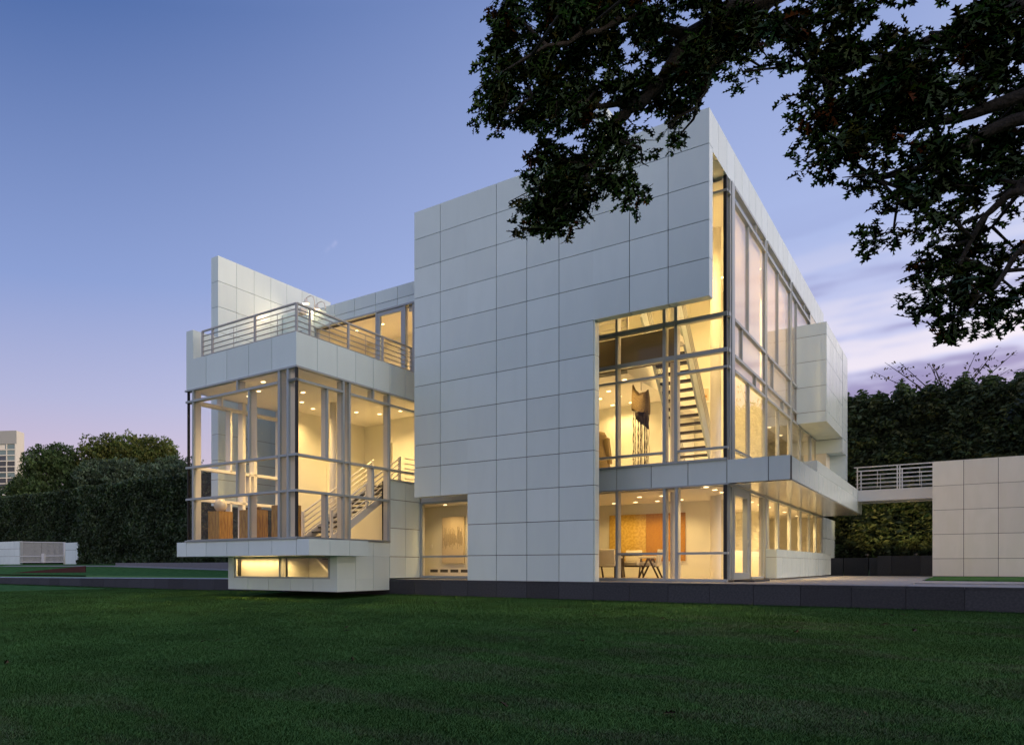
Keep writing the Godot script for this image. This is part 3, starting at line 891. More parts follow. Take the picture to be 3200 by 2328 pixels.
func rooms(h: Node3D) -> void:
	# ground level
	bx(h, "floor", mats.floor, -9.1, -0.12, 0.0, 0.05, -19.7, -1.87)
	var g := bx(h, "ceiling", mats.white, -9.1, -0.12, 2.5, 3.15, -19.7, -2.105)
	bx(h, "wall", mats.wall_paint, -6.65, -6.5, 0.05, 2.5, -19.6, -1.96)
	bx(h, "wall", mats.wall_paint, -6.49, -1.05, 0.05, 2.5, -6.75, -6.6)
	bx(h, "wall", mats.wall_paint, -4.6, -4.45, 0.05, 2.5, -19.5, -6.76)
	bx(h, "wall", mats.wall_paint, -6.6, -0.13, 0.0, 10.5, -19.95, -19.75)
	bx(h, "wall", mats.wall_paint, -10.4, -6.66, 0.05, 2.5, -3.4, -3.25)
	bx(h, "wall", mats.wall_paint, -10.5, -10.4, 0.05, 2.5, -3.4, -1.96)
	bx(h, "wall", mats.wall_paint, -10.4, -9.2, 0.05, 2.5, -1.95, -1.86)
	bx(h, "floor", mats.floor, -10.4, -9.11, 0.0, 0.049, -3.25, -1.95)
	bx(h, "radiator", mats.white, -9.6, -8.0, 0.08, 0.36, -3.245, -3.17)
	for i in 4:
		bx(h, "radiator_slot", mats.tread, -9.55 + i * 0.4, -9.25 + i * 0.4, 0.2, 0.30, -3.169, -3.166)
	bx(h, "light_switch", mats.white, -9.6, -9.52, 1.05, 1.18, -3.245, -3.23)
	for p in [[-4.13, -5.8], [-3.44, -5.77], [-2.77, -5.76], [-2.07, -5.75], [-2.75, -3.88], [-2.13, -3.92], [-0.52, -2.0], [-0.52, -2.95], [-0.53, -3.86], [-5.2, -4.0], [-4.1, -3.9], [-0.55, -5.6], [-0.6, -8.2], [-2.2, -8.6], [-0.6, -11.2], [-2.2, -11.6], [-0.6, -14.4], [-2.2, -14.8], [-0.6, -17.4], [-0.55, -7.3], [-0.6, -9.6], [-0.6, -12.9], [-8.6, -2.55], [-7.7, -2.55]]:
		downlight(g, Vector3(p[0], 2.494, p[1]), 2.3 if p[1] < -7.0 else 0.62, 0.06)
	for q in [[-1.48, -2.75, 0.11], [-0.94, -5.0, 0.14]]:
		var a := put(h, "column", lathe([Vector2(q[2], 0.05), Vector2(q[2], 2.5)], 24), mats.white)
		a.position = Vector3(q[0], 0, q[1])
		var b := put(h, "column", lathe([Vector2(q[2], 3.15), Vector2(q[2], 10.42)], 24), mats.white)
		b.position = Vector3(q[0], 0, q[1])
	# kitchen units seen through the right-hand windows
	bx(h, "wall", mats.wall_paint, -4.4, -1.1, 0.05, 2.5, -13.6, -13.45)
	bx(h, "kitchen_counter", mats.white, -1.9, -1.2, 0.05, 0.95, -13.0, -7.6)
	bx(h, "kitchen_wall_unit", mats.white, -4.44, -3.9, 1.4, 2.3, -13.0, -8.0)
	bx(h, "oven_door", mats.black, -4.44, -3.85, 0.9, 1.38, -9.4, -8.6)
	# second level
	var s := bx(h, "ceiling", mats.white, -9.05, -2.6, 5.9, 6.93, -11.0, -2.3)
	bx(h, "slab_edge_shade", mats.slab_edge_shade, -3.6, -1.25, 6.0, 6.93, -2.29, -2.25)  # strip before the slab, painted dark to stand for the unlit cavity
	bx(h, "wall", mats.wall_paint, -9.0, -2.95, 3.15, 5.9, -7.0, -6.85)
	bx(h, "wall", mats.wall_paint, -6.6, -6.45, 3.15, 5.9, -6.84, -1.96)
	bx(h, "wall", mats.wall_paint, -3.1, -2.95, 3.15, 5.9, -11.0, -7.01)
	bx(h, "wall", mats.wall_paint, -3.1, -0.75, 3.15, 10.42, -11.2, -11.05)
	bx(h, "wall", mats.wall_paint, -2.75, -2.6, 3.15, 10.42, -19.7, -11.21)
	bx(h, "balcony_floor", mats.white, -2.59, -0.75, 5.95, 6.9, -19.7, -11.21)
	for p in [[-3.76, -4.2], [-3.74, -5.16], [-4.35, -5.12], [-4.37, -6.4], [-3.78, -6.4], [-5.2, -3.6], [-2.9, -3.0]]:
		downlight(s, Vector3(p[0], 5.894, p[1]), 0.75, 0.06)
	# third level
	var t := bx(h, "ceiling", mats.white, -8.2, -0.12, 10.42, 10.485, -19.7, -1.9)
	bx(h, "wall", mats.wall_paint, -6.6, -6.45, 6.93, 10.42, -10.9, -1.96)
	bx(h, "wall", mats.wall_paint, -6.44, -3.11, 6.93, 10.42, -11.2, -11.05)
	for p in [[-0.9, -3.6], [-1.8, -3.6], [-0.5, -2.6], [-1.8, -6.0], [-0.7, -6.0], [-1.7, -9.4], [-0.6, -9.4], [-4.0, -4.0], [-4.0, -7.5], [-1.4, -13.0], [-1.4, -16.5]]:
		downlight(t, Vector3(p[0], 10.414, p[1]), 2.6, 0.07)
	for z in [-3.6, -5.0, -6.4, -7.8, -9.2, -10.5]:
		downlight(t, Vector3(-1.15, 10.414, z), 4.5, 0.05, 50.0, Vector3(0.85, -2.2, 0).normalized())  # added wash lamps aimed at the blinds to brighten them
	var bf := bx(h, "ceiling", mats.white, -2.58, -0.8, 5.93, 5.948, -19.6, -11.3)
	for z in [-12.5, -15.0, -17.5]:
		downlight(bf, Vector3(-1.2, 5.925, z), 0.9, 0.06)
	# railing of the third level
	var r := part(h, "railing")
	for k in 5:
		rod(r, "rail", mats.white, Vector3(-2.62, 7.1 + k * 0.19, -2.45), Vector3(-6.4, 7.1 + k * 0.19, -2.45), 0.02)
	for x in [-2.65, -3.9, -5.2]:
		bx(r, "post", mats.white, x - 0.03, x + 0.03, 6.93, 7.9, -2.48, -2.42)
	# steep open stair between second and third level
	var st := part(h, "staircase")
	var a0 := Vector3(0, 3.16, -7.3)
	var a1 := Vector3(0, 6.95, -3.6)
	for x in [-2.35, -1.42]:
		beam(st, "stringer", mats.frame, Vector3(x, a0.y, a0.z), Vector3(x, a1.y + 0.75, a1.z + 0.75), 0.06, 0.42)
		for k in 4:
			rod(st, "rail", mats.rail, Vector3(x, a0.y + 0.35 + k * 0.2, a0.z), Vector3(x, a1.y + 1.1 + k * 0.2, a1.z + 0.75), 0.016)
	for i in 17:
		var u := (i + 0.6) / 17.0
		var y := lerpf(a0.y, a1.y, u)
		var z := lerpf(a0.z, a1.z, u)
		bx(st, "tread", mats.tread, -2.32, -1.45, y - 0.055, y, z - 0.14, z + 0.14)
	bx(st, "landing", mats.white, -2.6, -1.4, 6.75, 6.93, -3.55, -2.35)

func railing_bar(r: Node3D, a: Vector3, b: Vector3) -> void:
	var ys := [6.905, 7.04, 7.19, 7.345, 7.515]
	for y in ys:
		rod(r, "rail", mats.rail, Vector3(a.x, y, a.z), Vector3(b.x, y, b.z), 0.016, 6)
	beam(r, "handrail", mats.rail, Vector3(a.x, 7.665, a.z), Vector3(b.x, 7.665, b.z), 0.06, 0.045)

func terrace_level(h: Node3D) -> void:
	clad(h, "parapet", [-15 * M, -13.4], [6.867, 7.78], [-1.8, 1.4, 4.57], "+z+x-x", "panel", 0.017, "joint")
	var r := part(h, "railing")
	railing_bar(r, Vector3(-13.05, 0, 4.5), Vector3(-9.19, 0, 4.5))
	railing_bar(r, Vector3(-9.19, 0, 4.5), Vector3(-9.19, 0, -1.36))
	for p in [[-13.03, 4.5], [-12.58, 4.5], [-10.78, 4.5], [-9.19, 4.5], [-9.19, 3.93], [-9.19, 2.13], [-9.19, 0.34], [-9.19, -1.34]]:
		bx(r, "post", mats.rail, p[0] - 0.03, p[0] + 0.03, 6.867, 7.65, p[1] - 0.03, p[1] + 0.03)
	for p in [[-11.66, 4.5], [-9.9, 4.5], [-9.19, 3.05], [-9.19, 1.25]]:
		rod(r, "rail", mats.rail, Vector3(p[0], 6.9, p[1]), Vector3(p[0], 7.5, p[1]), 0.009, 6)
	# upper room behind the terrace
	var xs := []
	for i in 6:
		xs.append(-15 * M + i * M)
	xs.append(-9 * M + 0.0)
	xs[0] = -13.75
	clad(h, "wall", xs, [9.40, 9.644, 10.085], [-2.3, -1.83], "+z", "panel", 0.017, "joint")
	glazing(h, "window", "z", -1.88, [[-13.7, -10.98, 6.9, 9.36], [-9.74, -9.45, 6.9, 9.36], [-9.39, -8.3, 6.9, 9.36]], [vb(-13.72, 6.87, 9.38), vb(-10.94, 6.87, 9.38, 0.07), vb(-9.77, 6.87, 9.38, 0.07), vb(-9.42, 6.87, 9.38), hb(-13.75, -8.3, 9.38, 0.06)], 0.12)
	var dr := part(h, "door")
	bx(dr, "frame", mats.frame, -10.9, -10.78, 6.87, 9.33, -1.93, -1.84)
	bx(dr, "frame", mats.frame, -9.92, -9.81, 6.87, 9.33, -1.93, -1.84)
	bx(dr, "frame", mats.frame, -10.78, -9.92, 9.2, 9.33, -1.93, -1.84)
	bx(dr, "frame", mats.frame, -10.78, -9.92, 6.87, 7.0, -1.93, -1.84)
	bx(dr, "pane", mats.glass, -10.78, -9.92, 7.0, 9.2, -1.89, -1.88)
	rod(dr, "handle", mats.frame, Vector3(-9.87, 7.85, -1.80), Vector3(-10.0, 7.85, -1.80), 0.014)
	bx(h, "floor", mats.floor, -13.7, -9.1, 6.8, 6.868, -6.0, -1.835)
	var c := bx(h, "ceiling", mats.white, -13.7, -9.1, 9.42, 9.5, -6.0, -2.31)
	bx(h, "wall", mats.wall_paint, -13.75, -9.1, 6.87, 9.42, -5.2, -5.0)
	bx(h, "wall", mats.wall_paint, -13.75, -13.6, 6.87, 9.42, -4.99, -1.95)
	bx(h, "beam", mats.white, -9.7, -9.4, 9.15, 9.42, -5.0, -2.0)
	bx(h, "roof", mats.core_white, -13.7, -8.4, 9.51, 9.9, -6.0, -2.31)
	for p in [[-9.93, -2.5], [-9.8, -3.4], [-11.6, -3.2], [-12.8, -3.2], [-9.5, -4.4]]:
		downlight(c, Vector3(p[0], 9.414, p[1]), 2.2, 0.06)
	# small bay at the left end with a lit window
	var by := clad(h, "bay_wall", [-15.05, -14.85, -14.05, -13.76], [7.0, 9.25, 10.09], [-3.5, -1.5], "+x", "panel", 0.015, "joint")
	bx(h, "wall", mats.panel0, -15.05, -13.78, 9.3, 10.09, -1.5, -1.47)
	bx(h, "wall", mats.panel1, -14.1, -13.78, 6.9, 9.29, -1.5, -1.47)
	bx(h, "wall", mats.wall_paint, -14.9, -14.1, 6.9, 9.29, -1.5, -1.49)
	glazing(h, "window", "z", -1.44, [[-14.85, -14.12, 7.0, 9.24]], [vb(-14.87, 6.95, 9.29, 0.05), vb(-14.11, 6.95, 9.29, 0.05), hb(-14.87, -14.11, 9.27, 0.05)], 0.03, 0.02)
	var cm := part(h, "security_camera")
	bx(cm, "camera_body", mats.white, -13.85, -13.6, 9.72, 9.9, -1.2, -0.85)
	bx(cm, "bracket", mats.white, -13.76, -13.72, 9.78, 9.84, -1.5, -1.2)
	# tall blade wall at the left
	var zz := []
	for i in 8:
		zz.append(2.09 * M - (7 - i) * M)
	var yb := [2.555, 3.469, 4.16, 5.074, 5.988, 6.902, 7.79, 8.68, 9.569, 10.467, 11.36]
	var blade := clad(h, "wall", [-15.436, -15.081], yb, zz, "+x+z-y", "panel", 0.015, "joint")
	# gooseneck lamps shining on the blade wall
	for p in [[-13.95, 10.30, -1.55], [-13.55, 10.03, -1.7]]:
		var base := Vector3(p[0] + 0.42, 9.9, p[2])
		var tip := Vector3(p[0], p[1], p[2])
		var lp := part(h, "wall_lamp")
		var st := begin()
		tube(st, [base, base + Vector3(0, p[1] - 9.9 + 0.0, 0), tip + Vector3(0.36, 0.17, 0), tip + Vector3(0.22, 0.24, 0), tip + Vector3(0.06, 0.22, 0), tip + Vector3(0.0, 0.15, 0)], [0.018, 0.018, 0.018, 0.018, 0.018, 0.018], 6)
		put(lp, "arm", done(st), mats.white)
		var sh := put(lp, "lamp_shade", lathe([Vector2(0.03, 0.2), Vector2(0.06, 0.14), Vector2(0.07, 0.08), Vector2(0.15, 0.0), Vector2(0.14, -0.02)], 16), mats.white)
		sh.position = tip
		var bd := put(lp, "bulb", boxes.disc, mats.lamp)
		bd.position = tip + Vector3(0, 0.0, 0)
		bd.scale = Vector3(2.0, 1, 2.0)
		var l := SpotLight3D.new()
		l.name = "lamp_beam"
		l.light_color = Color(1.0, 0.86, 0.66)
		l.light_energy = 1.5
		l.spot_angle = 75
		l.spot_angle_attenuation = 1.0
		l.spot_range = 40
		l.spot_attenuation = 2.0
		l.light_size = 0.08
		l.shadow_enabled = true
		lp.add_child(l, true)
		l.look_at_from_position(tip + Vector3(-0.02, -0.04, 0), tip + Vector3(-1.0, -0.6, 1.6))

# ---------------------------------------------------------------- other structures
func outbuildings() -> void:
	# garden wall on the right
	var gw := thing("garden_wall", "free-standing beige panelled wall at the right edge beyond the terrace", "wall")
	var xs := [3.71, 5 * M, 6 * M, 7 * M, 8 * M, 9 * M, 10 * M]
	clad(gw, "wall", xs, [0.05, 0.69, 1.58, 2.47, 3.36, 4.245], [-16.8, -16.45], "+z-x", "garden", 0.014, "joint")
	bx(gw, "coping", mats.garden0, 3.71, 10 * M, 4.247, 4.26, -16.8, -16.45)
	# footbridge
	var b := thing("footbridge", "white steel footbridge with bar railings from the house to the beige wall", "bridge")
	bx(b, "deck", mats.rail_white, 1.38, 8.5, 3.42, 3.47, -19.6, -18.0)
	for z in [-18.0, -19.5]:
		bx(b, "girder", mats.rail_white, 1.38, 8.5, 3.06, 3.415, z - 0.04, z + 0.02)
		bx(b, "flange", mats.rail_white, 1.38, 8.5, 3.02, 3.055, z - 0.1, z + 0.08)
		for k in 5:
			rod(b, "rail", mats.rail_white, Vector3(1.3, 3.56 + k * 0.165, z), Vector3(8.5, 3.56 + k * 0.165, z), 0.014, 6)
		bx(b, "handrail", mats.rail_white, 1.25, 8.5, 4.37, 4.41, z - 0.03, z + 0.03)
		for x in [1.36, 2.62, 2.70, 4.0, 5.3, 6.6]:
			bx(b, "post", mats.rail_white, x - 0.02, x + 0.02, 3.47, 4.37, z - 0.02, z + 0.02)
		for x in [2.0, 3.3, 4.6]:
			rod(b, "rail", mats.rail_white, Vector3(x, 3.56, z), Vector3(x, 4.22, z), 0.009, 6)
	# stone walls behind the terrace
	var sw := thing("stone_wall", "dark stone wall below the lit hedge at the back of the terrace", "wall")
	for i in 3:
		bx(sw, "slab", mats["stone%d" % i], 0.02 + i * M - 0.4, (i + 1) * M - 0.41 - 0.0, -0.1, 0.78 + 0.002 * i, -22.3, -22.0)
	var sx := [1.76, 2.26, 3.2, 4.2, 5.2, 6.2]
	for i in 5:
		bx(sw, "slab", mats["stone%d" % (i % 3)], sx[i] + 0.005, sx[i + 1] - 0.005, -0.1, 0.86, -21.9, -21.5)
	# far left: white wall and gate
	var g := thing("garden_wall", "white panelled wall left of the barred gate", "wall")
	clad(g, "wall", steps(-74, -59.05, 17), [0.55, 1.30, 1.98, 2.66], [-15.3, -15.0], "+z+x", "panel", 0.02)
	var g2 := thing("garden_wall", "short white wall half covered by hedge to the right of the gate", "wall")
	clad(g2, "wall", steps(-51.65, -48.6, 2), [0.55, 1.75, 2.36], [-15.3, -15.0], "+z-x", "panel", 0.02)
	var ga := thing("gate", "white barred metal gate between two white walls at far left", "gate")
	for k in 2:
		var xa := -58.95 + k * 3.6
		var leaf := part(ga, "gate_leaf")
		for i in 19:
			var x := xa + 0.1 + i * 0.188
			bx(leaf, "bar", mats.rail_white, x - 0.022, x + 0.022, 0.72, 2.58 - 0.03 * (x + 58.95), -15.04, -14.98)
		for y in [0.75, 1.28]:
			bx(leaf, "rail", mats.rail_white, xa, xa + 3.55, y - 0.035, y + 0.035, -15.06, -14.96)
		beam(leaf, "rail", mats.rail_white, Vector3(xa, 2.6 - 0.03 * k * 3.6, -15.01), Vector3(xa + 3.55, 2.6 - 0.03 * (k + 1) * 3.6, -15.01), 0.09, 0.07)
	rod(ga, "post", mats.rail_white, Vector3(-51.72, 0.5, -15.0), Vector3(-51.72, 2.42, -15.0), 0.1, 12)
	bx(ga, "lock_box", mats.rail_white, -55.2, -54.75, 0.7, 1.5, -15.0, -14.9)
	# low grey wall and path at the back of the upper lawn
	var lw := thing("stone_wall", "low pale grey stone wall below the long hedge, seen left of the house", "wall")
	for i in 28:
		var x := -41.0 + i * M
		bx(lw, "slab", mats.stone_grey, x + 0.005, x + M - 0.005, -0.2, 0.64, -12.6, -12.4)
	var pth := sheet("path", mats.paver1, -56, -15, -12.4, -10.9, 30, 1, func(x, z): return upper_y(x, z) + 0.012)
	struct(pth)
	# weathered steel wedges on the lawn
	for q in [[Vector3(-40.5, -0.05, -2.6), Vector3(-33.9, 0.0, -5.15), 0.42, "dark red steel wedge plate rising from the lawn, the larger and nearer one"], [Vector3(-56.0, 0.3, -9.8), Vector3(-50.6, 0.3, -10.6), 0.16, "thin dark red steel edge in the lawn near the gate, the farther one"]]:
		var a: Vector3 = q[0]
		var e: Vector3 = q[1]
		var st := SurfaceTool.new()
		st.begin(Mesh.PRIMITIVE_TRIANGLES)
		st.set_smooth_group(-1)
		var n := Vector3(0.3, 0, 0.95) * 0.08
		var hh: float = q[2]
		var P := [a + Vector3(0, -0.1, 0), e + Vector3(0, -0.2, 0), e + Vector3(0, hh, 0)]
		if hh < 0.3:
			P = [a + Vector3(0, -0.2, 0), e + Vector3(0, -0.1, 0), a + Vector3(0, hh, 0)]
		var Q := [P[0] - n, P[1] - n, P[2] - n]
		var tris := [P[0], P[2], P[1], Q[0], Q[1], Q[2], P[0], P[1], Q[1], P[0], Q[1], Q[0], P[1], P[2], Q[2], P[1], Q[2], Q[1], P[2], P[0], Q[0], P[2], Q[0], Q[2]]
		for v in tris:
			st.add_vertex(v)
		var o := put(self, "steel_wedge", done(st), mats.rust)
		tag(o, q[3], "sculpture")
	# tower far behind
	var tw := thing("apartment_tower", "cream apartment tower with bands of windows far behind the hedge", "building", Vector3(-320.6, 0, -158.8), "", deg_to_rad(32))
	bx(tw, "wall", mats.concrete, -40, 0, -5, 62.7, -7.5, -0.6)
	bx(tw, "parapet", mats.concrete_edge, -40, -0.02, 56.6, 62.68, -0.59, 0.0)
	for i in 22:
		var y := 54.2 - i * 2.6
		bx(tw, "floor_slab", mats.concrete, -40, -0.01, y - 0.42, y, -0.59, 0.02)
		for k in 8:
			var x := -0.6 - k * 4.4
			bx(tw, "window", mats["tower_glass%d" % rng.randi_range(0, 3)], x - 3.9, x - 0.1, y + 0.01, y + 2.16, -0.58, -0.3)
			if i == 0:
				bx(tw, "pier", mats.concrete, x - 4.3, x - 3.9, -5, 56.6, -0.585, 0.03)
	bx(tw, "pier", mats.concrete, -0.6, 0.0, -5, 56.58, -0.585, 0.03)
	var lt := bx(tw, "window", mats.lamp_dim if mats.has("lamp_dim") else mats.concrete, -8.5, -5.6, 54.3, 56.2, -0.29, -0.27)
	lt.name = "blind"

# ---------------------------------------------------------------- things inside and on the terrace
func make_chair(label: String) -> Node3D:
	var t := thing("armchair", label, "chair", Vector3.ZERO, "chairs around the dining table")
	var s := put(t, "seat", rounded(Vector3(0.48, 0.11, 0.5), 0.03), mats.cushion)
	s.position = Vector3(0, 0.43, 0.02)
	s.rotation.x = -0.08
	var b := put(t, "backrest", rounded(Vector3(0.5, 0.46, 0.08), 0.03), mats.cushion)
	b.position = Vector3(0, 0.66, -0.24)
	b.rotation.x = -0.16
	for x in [-0.29, 0.29]:
		var a := put(t, "armrest", rounded(Vector3(0.075, 0.075, 0.46), 0.03), mats.cushion)
		a.position = Vector3(x, 0.645, 0.03)
		beam(t, "leg", mats.dark_wood, Vector3(x, 0.61, 0.02), Vector3(x, 0.0, 0.29), 0.035, 0.05)
		beam(t, "leg", mats.dark_wood, Vector3(x, 0.61, 0.0), Vector3(x, 0.0, -0.27), 0.035, 0.05)
	beam(t, "stretcher", mats.dark_wood, Vector3(-0.28, 0.36, -0.16), Vector3(0.28, 0.36, -0.16), 0.03, 0.05)
	beam(t, "stretcher", mats.dark_wood, Vector3(-0.28, 0.36, 0.18), Vector3(0.28, 0.36, 0.18), 0.03, 0.05)
	return t

func interior_things() -> void:
	var fy := 0.05
	var tb := thing("dining_table", "long dark wooden dining table in the ground floor room", "table", Vector3(-4.75, fy, -4.85))
	bx(tb, "tabletop", mats.dark_wood, -1.65, 1.65, 0.69, 0.73, -0.5, 0.5)
	for x in [-1.1, 1.1]:
		bx(tb, "leg", mats.dark_wood, x - 0.06, x + 0.06, 0, 0.685, -0.3, 0.3)
	var labels := ["cream armchair seen from behind, in front of the dining table", "cream armchair facing out from behind the dining table, below the paintings", "cream armchair in profile at the right end of the dining table", "cream armchair half hidden by the white wall at the left end of the table"]
	var spots := [[-3.72, -4.15, PI], [-3.55, -5.75, 0.05], [-2.72, -4.9, -PI / 2 + 0.08], [-4.75, -4.15, PI]]
	var proto: Node3D = make_chair(labels[0])
	for i in 4:
		var c := proto
		if i > 0:
			c = proto.duplicate()
			c.name = numbered("armchair")
			add_child(c)
			c.set_meta("label", labels[i])
		c.position = Vector3(spots[i][0], fy, spots[i][1])
		c.rotation.y = spots[i][2]
	var bowl := put(self, "bowl", lathe([Vector2(0.0, 0.0), Vector2(0.05, 0.0), Vector2(0.06, 0.02), Vector2(0.13, 0.09), Vector2(0.12, 0.09), Vector2(0.04, 0.03), Vector2(0.0, 0.028)], 20), mats.tread)
	bowl.position = Vector3(-4.35, fy + 0.73, -4.6)
	tag(bowl, "small dark bowl on the dining table", "bowl")
	var p1 := bx(self, "painting", mats.canvas_gold, -4.53, -3.345, 0.58, 2.15, -6.59, -6.54)
	tag(p1, "plain golden yellow canvas, the left half of the pair on the dining room wall", "painting")
	var p2 := bx(self, "painting", mats.canvas_orange, -3.34, -2.15, 0.58, 2.15, -6.59, -6.54)
	tag(p2, "plain burnt orange canvas, the right half of the pair on the dining room wall", "painting")
	# pale relief painting in the small window
	var p3 := thing("painting", "tall pale canvas with dark vertical streaks behind the small ground floor window", "painting", Vector3(-8.65, 1.32, -3.19))
	bx(p3, "canvas", mats.canvas_pale, -0.42, 0.42, -0.8, 0.8, -0.05, 0.04)
	for i in 30:
		var x := -0.39 + i * 0.026
		var y := rng.randf_range(-0.05, 0.05)
		var l := rng.randf_range(0.06, 0.5)
		bx(p3, "streak", mats.cloth if i % 3 else mats.fringe, x, x + 0.008, y - l * 0.6, y + l, 0.041, 0.046)
	# pedestals and ceramics in the pavilion
	var peds := [[-13.1, 4.2, 0.5, 0.58, 2.12, "wooden pedestal carrying the round white jar in the glass pavilion"], [-11.73, 4.2, 0.62, 0.6, 2.1, "middle wooden pedestal of three, with a small object on top"], [-10.41, 4.2, 0.62, 0.6, 2.17, "wooden pedestal nearest the glass corner of the pavilion"]]
	for q in peds:
		var o := bx(self, "pedestal", mats.wood, q[0], q[0] + q[2], 1.17, q[4], q[1] - q[3], q[1])
		tag(o, q[5], "pedestal", "wooden pedestals in the glass pavilion")
	var prof := []
	for i in 25:
		var a := -PI / 2 + 0.25 + (PI - 0.5) * i / 24.0
		prof.append(Vector2(cos(a) * 0.215, sin(a) * 0.205 + 0.2))
	prof.append(Vector2(0.03, 0.40))
	prof.append(Vector2(0.0, 0.40))
	prof.push_front(Vector2(0.0, 0.0))
	var jar := put(self, "jar", lathe(prof, 32), mats.ceramic)
	jar.position = Vector3(-12.85, 2.12, 3.91)
	tag(jar, "round cream ceramic jar on the left pedestal", "jar")
	var dish := put(self, "dish", lathe([Vector2(0.0, 0.0), Vector2(0.1, 0.0), Vector2(0.24, 0.05), Vector2(0.25, 0.08), Vector2(0.2, 0.05), Vector2(0.0, 0.03)], 20), mats.cloth)
	dish.position = Vector3(-11.42, 2.1, 3.9)
	tag(dish, "small brown dish on the middle pedestal", "dish")
	var fig := put(self, "figurine", lathe([Vector2(0.05, 0.0), Vector2(0.06, 0.06), Vector2(0.025, 0.12), Vector2(0.04, 0.17), Vector2(0.0, 0.21)], 12), mats.tread)
	fig.position = Vector3(-10.1, 2.17, 3.9)
	tag(fig, "tiny dark figurine on the pedestal nearest the glass corner", "figurine")
	# framed works leaning under the pavilion stair
	var wk := bx(self, "artwork", mats.canvas_pale, -10.3, -9.65, 1.17, 1.95, -1.6, -1.55)
	tag(wk, "pale square canvas leaning on the wall under the pavilion stair", "painting")
	# hanging garment sculpture
	var gs := thing("hanging_sculpture", "brown cloth garment sculpture with long dark strings hanging inside the upper glass room", "sculpture", Vector3(-2.58, 0, -3.4))
	var st := begin()
	var cols := 14
	var rows := 8
	var grid := []
	for j in rows + 1:
		var row := []
		for i in cols + 1:
			var a := TAU * i / cols
			var v := float(j) / rows
			var top := 5.50 + 0.30 * smoothstep(0.35, 1.0, -cos(a)) + 0.10 * smoothstep(0.5, 1.0, cos(a)) - 0.05 * sin(a)
			var bot := 4.98 - 0.10 * cos(a) + 0.03 * sin(a * 3.0)
			var rx := lerpf(0.22, 0.26, sin(v * PI * 0.6)) + 0.012 * sin(a * 5.0 + v * 3.0)
			row.append(Vector3(cos(a) * rx, lerpf(top, bot, v), sin(a) * (0.05 + 0.03 * v) + 0.04 * sin(cos(a) * 4.0 + v)))
		grid.append(row)
	for j in rows:
		for i in cols:
			for v in [grid[j][i], grid[j][i + 1], grid[j + 1][i + 1], grid[j][i], grid[j + 1][i + 1], grid[j + 1][i]]:
				st.add_vertex(v)
	var cm: StandardMaterial3D = mats.cloth
	cm.cull_mode = BaseMaterial3D.CULL_DISABLED
	put(gs, "cloth", done(st), cm)
	for i in 26:
		var x := rng.randf_range(-0.24, 0.24)
		var z := rng.randf_range(-0.1, 0.1)
		var s2 := begin()
		var pts := []
		var rr := []
		for k in 13:
			pts.append(Vector3(x + 0.012 * sin(k * 1.7 + i), lerpf(5.0, 3.35, k / 12.0), z + 0.01 * cos(k * 1.3 + i)))
			rr.append(0.006)
		tube(s2, pts, rr, 4)
		put(gs, "string", done(s2), mats.fringe)
	for i in 9:
		var x := -0.12 + i * 0.042
		rod(gs, "tassel", mats.fringe, Vector3(x, 4.97, 0.03), Vector3(x + 0.02, 4.75 - 0.04 * i, 0.04), 0.022, 5)
	rod(gs, "hook", mats.fringe, Vector3(0.02, 5.6, 0), Vector3(0.02, 5.9, 0), 0.008, 5)
	# woven standing figure sculpture
	var wf := thing("woven_sculpture", "tall woven straw sculpture beside the white wall in the upper glass room", "sculpture", Vector3(-3.62, 3.15, -3.0))
	put(wf, "body", lathe([Vector2(0.0, 0.0), Vector2(0.3, 0.0), Vector2(0.32, 0.15), Vector2(0.24, 0.5), Vector2(0.2, 0.75), Vector2(0.15, 0.95), Vector2(0.19, 1.05), Vector2(0.2, 1.15), Vector2(0.14, 1.27), Vector2(0.0, 1.32)], 24), mats.wicker)
	var wing := put(wf, "collar", rounded(Vector3(0.16, 0.8, 0.2), 0.05), mats.wicker)
	wing.position = Vector3(0.24, 0.7, 0.0)
	wing.rotation.z = 0.1
	# framed pictures on the far wall
	for q in [[-2.78, -2.42, 6.45, 7.05, "white framed print on the far wall behind the steep stair, right one"], [-3.05, -2.84, 6.5, 6.95, "narrow framed print on the far wall behind the steep stair, left one"]]:
		var fr := thing("framed_picture", q[4], "picture", Vector3((q[0] + q[1]) / 2, (q[2] + q[3]) / 2, -11.02))
		var w: float = (q[1] - q[0]) / 2
		var hh: float = (q[3] - q[2]) / 2
		bx(fr, "frame", mats.white, -w, w, -hh, hh, -0.02, 0.02)
		bx(fr, "print", mats.canvas_pale, -w * 0.75, w * 0.75, -hh * 0.75, hh * 0.75, 0.021, 0.024)
		bx(fr, "print", mats.canvas_orange, -w * 0.1, w * 0.4, -hh * 0.35, -hh * 0.05, 0.0245, 0.027)
	# small frame and candle on the kitchen sill
	var pf := thing("photo_frame", "small empty picture frame standing on the kitchen window sill", "picture frame", Vector3(-0.2, 0.93, -8.6))
	for q in [[-0.15, -0.13, 0.0, 0.36], [0.13, 0.15, 0.0, 0.36], [-0.13, 0.13, 0.34, 0.36], [-0.13, 0.13, 0.0, 0.02]]:
		bx(pf, "frame", mats.white, -0.01, 0.01, q[2], q[3], q[0], q[1])
	# terrace chair
	var tc := thing("terrace_chair", "grey metal chair on the roof terrace, only its back showing over the parapet", "chair", Vector3(-12.75, 6.868, 1.9))
	var s3 := begin()
	tube(s3, [Vector3(-0.25, 0.45, 0), Vector3(-0.25, 0.9, -0.05), Vector3(-0.18, 1.0, -0.06), Vector3(0.18, 1.0, -0.06), Vector3(0.25, 0.9, -0.05), Vector3(0.25, 0.45, 0)], [0.018, 0.018, 0.018, 0.018, 0.018, 0.018], 6)
	put(tc, "backrest", done(s3), mats.frame)
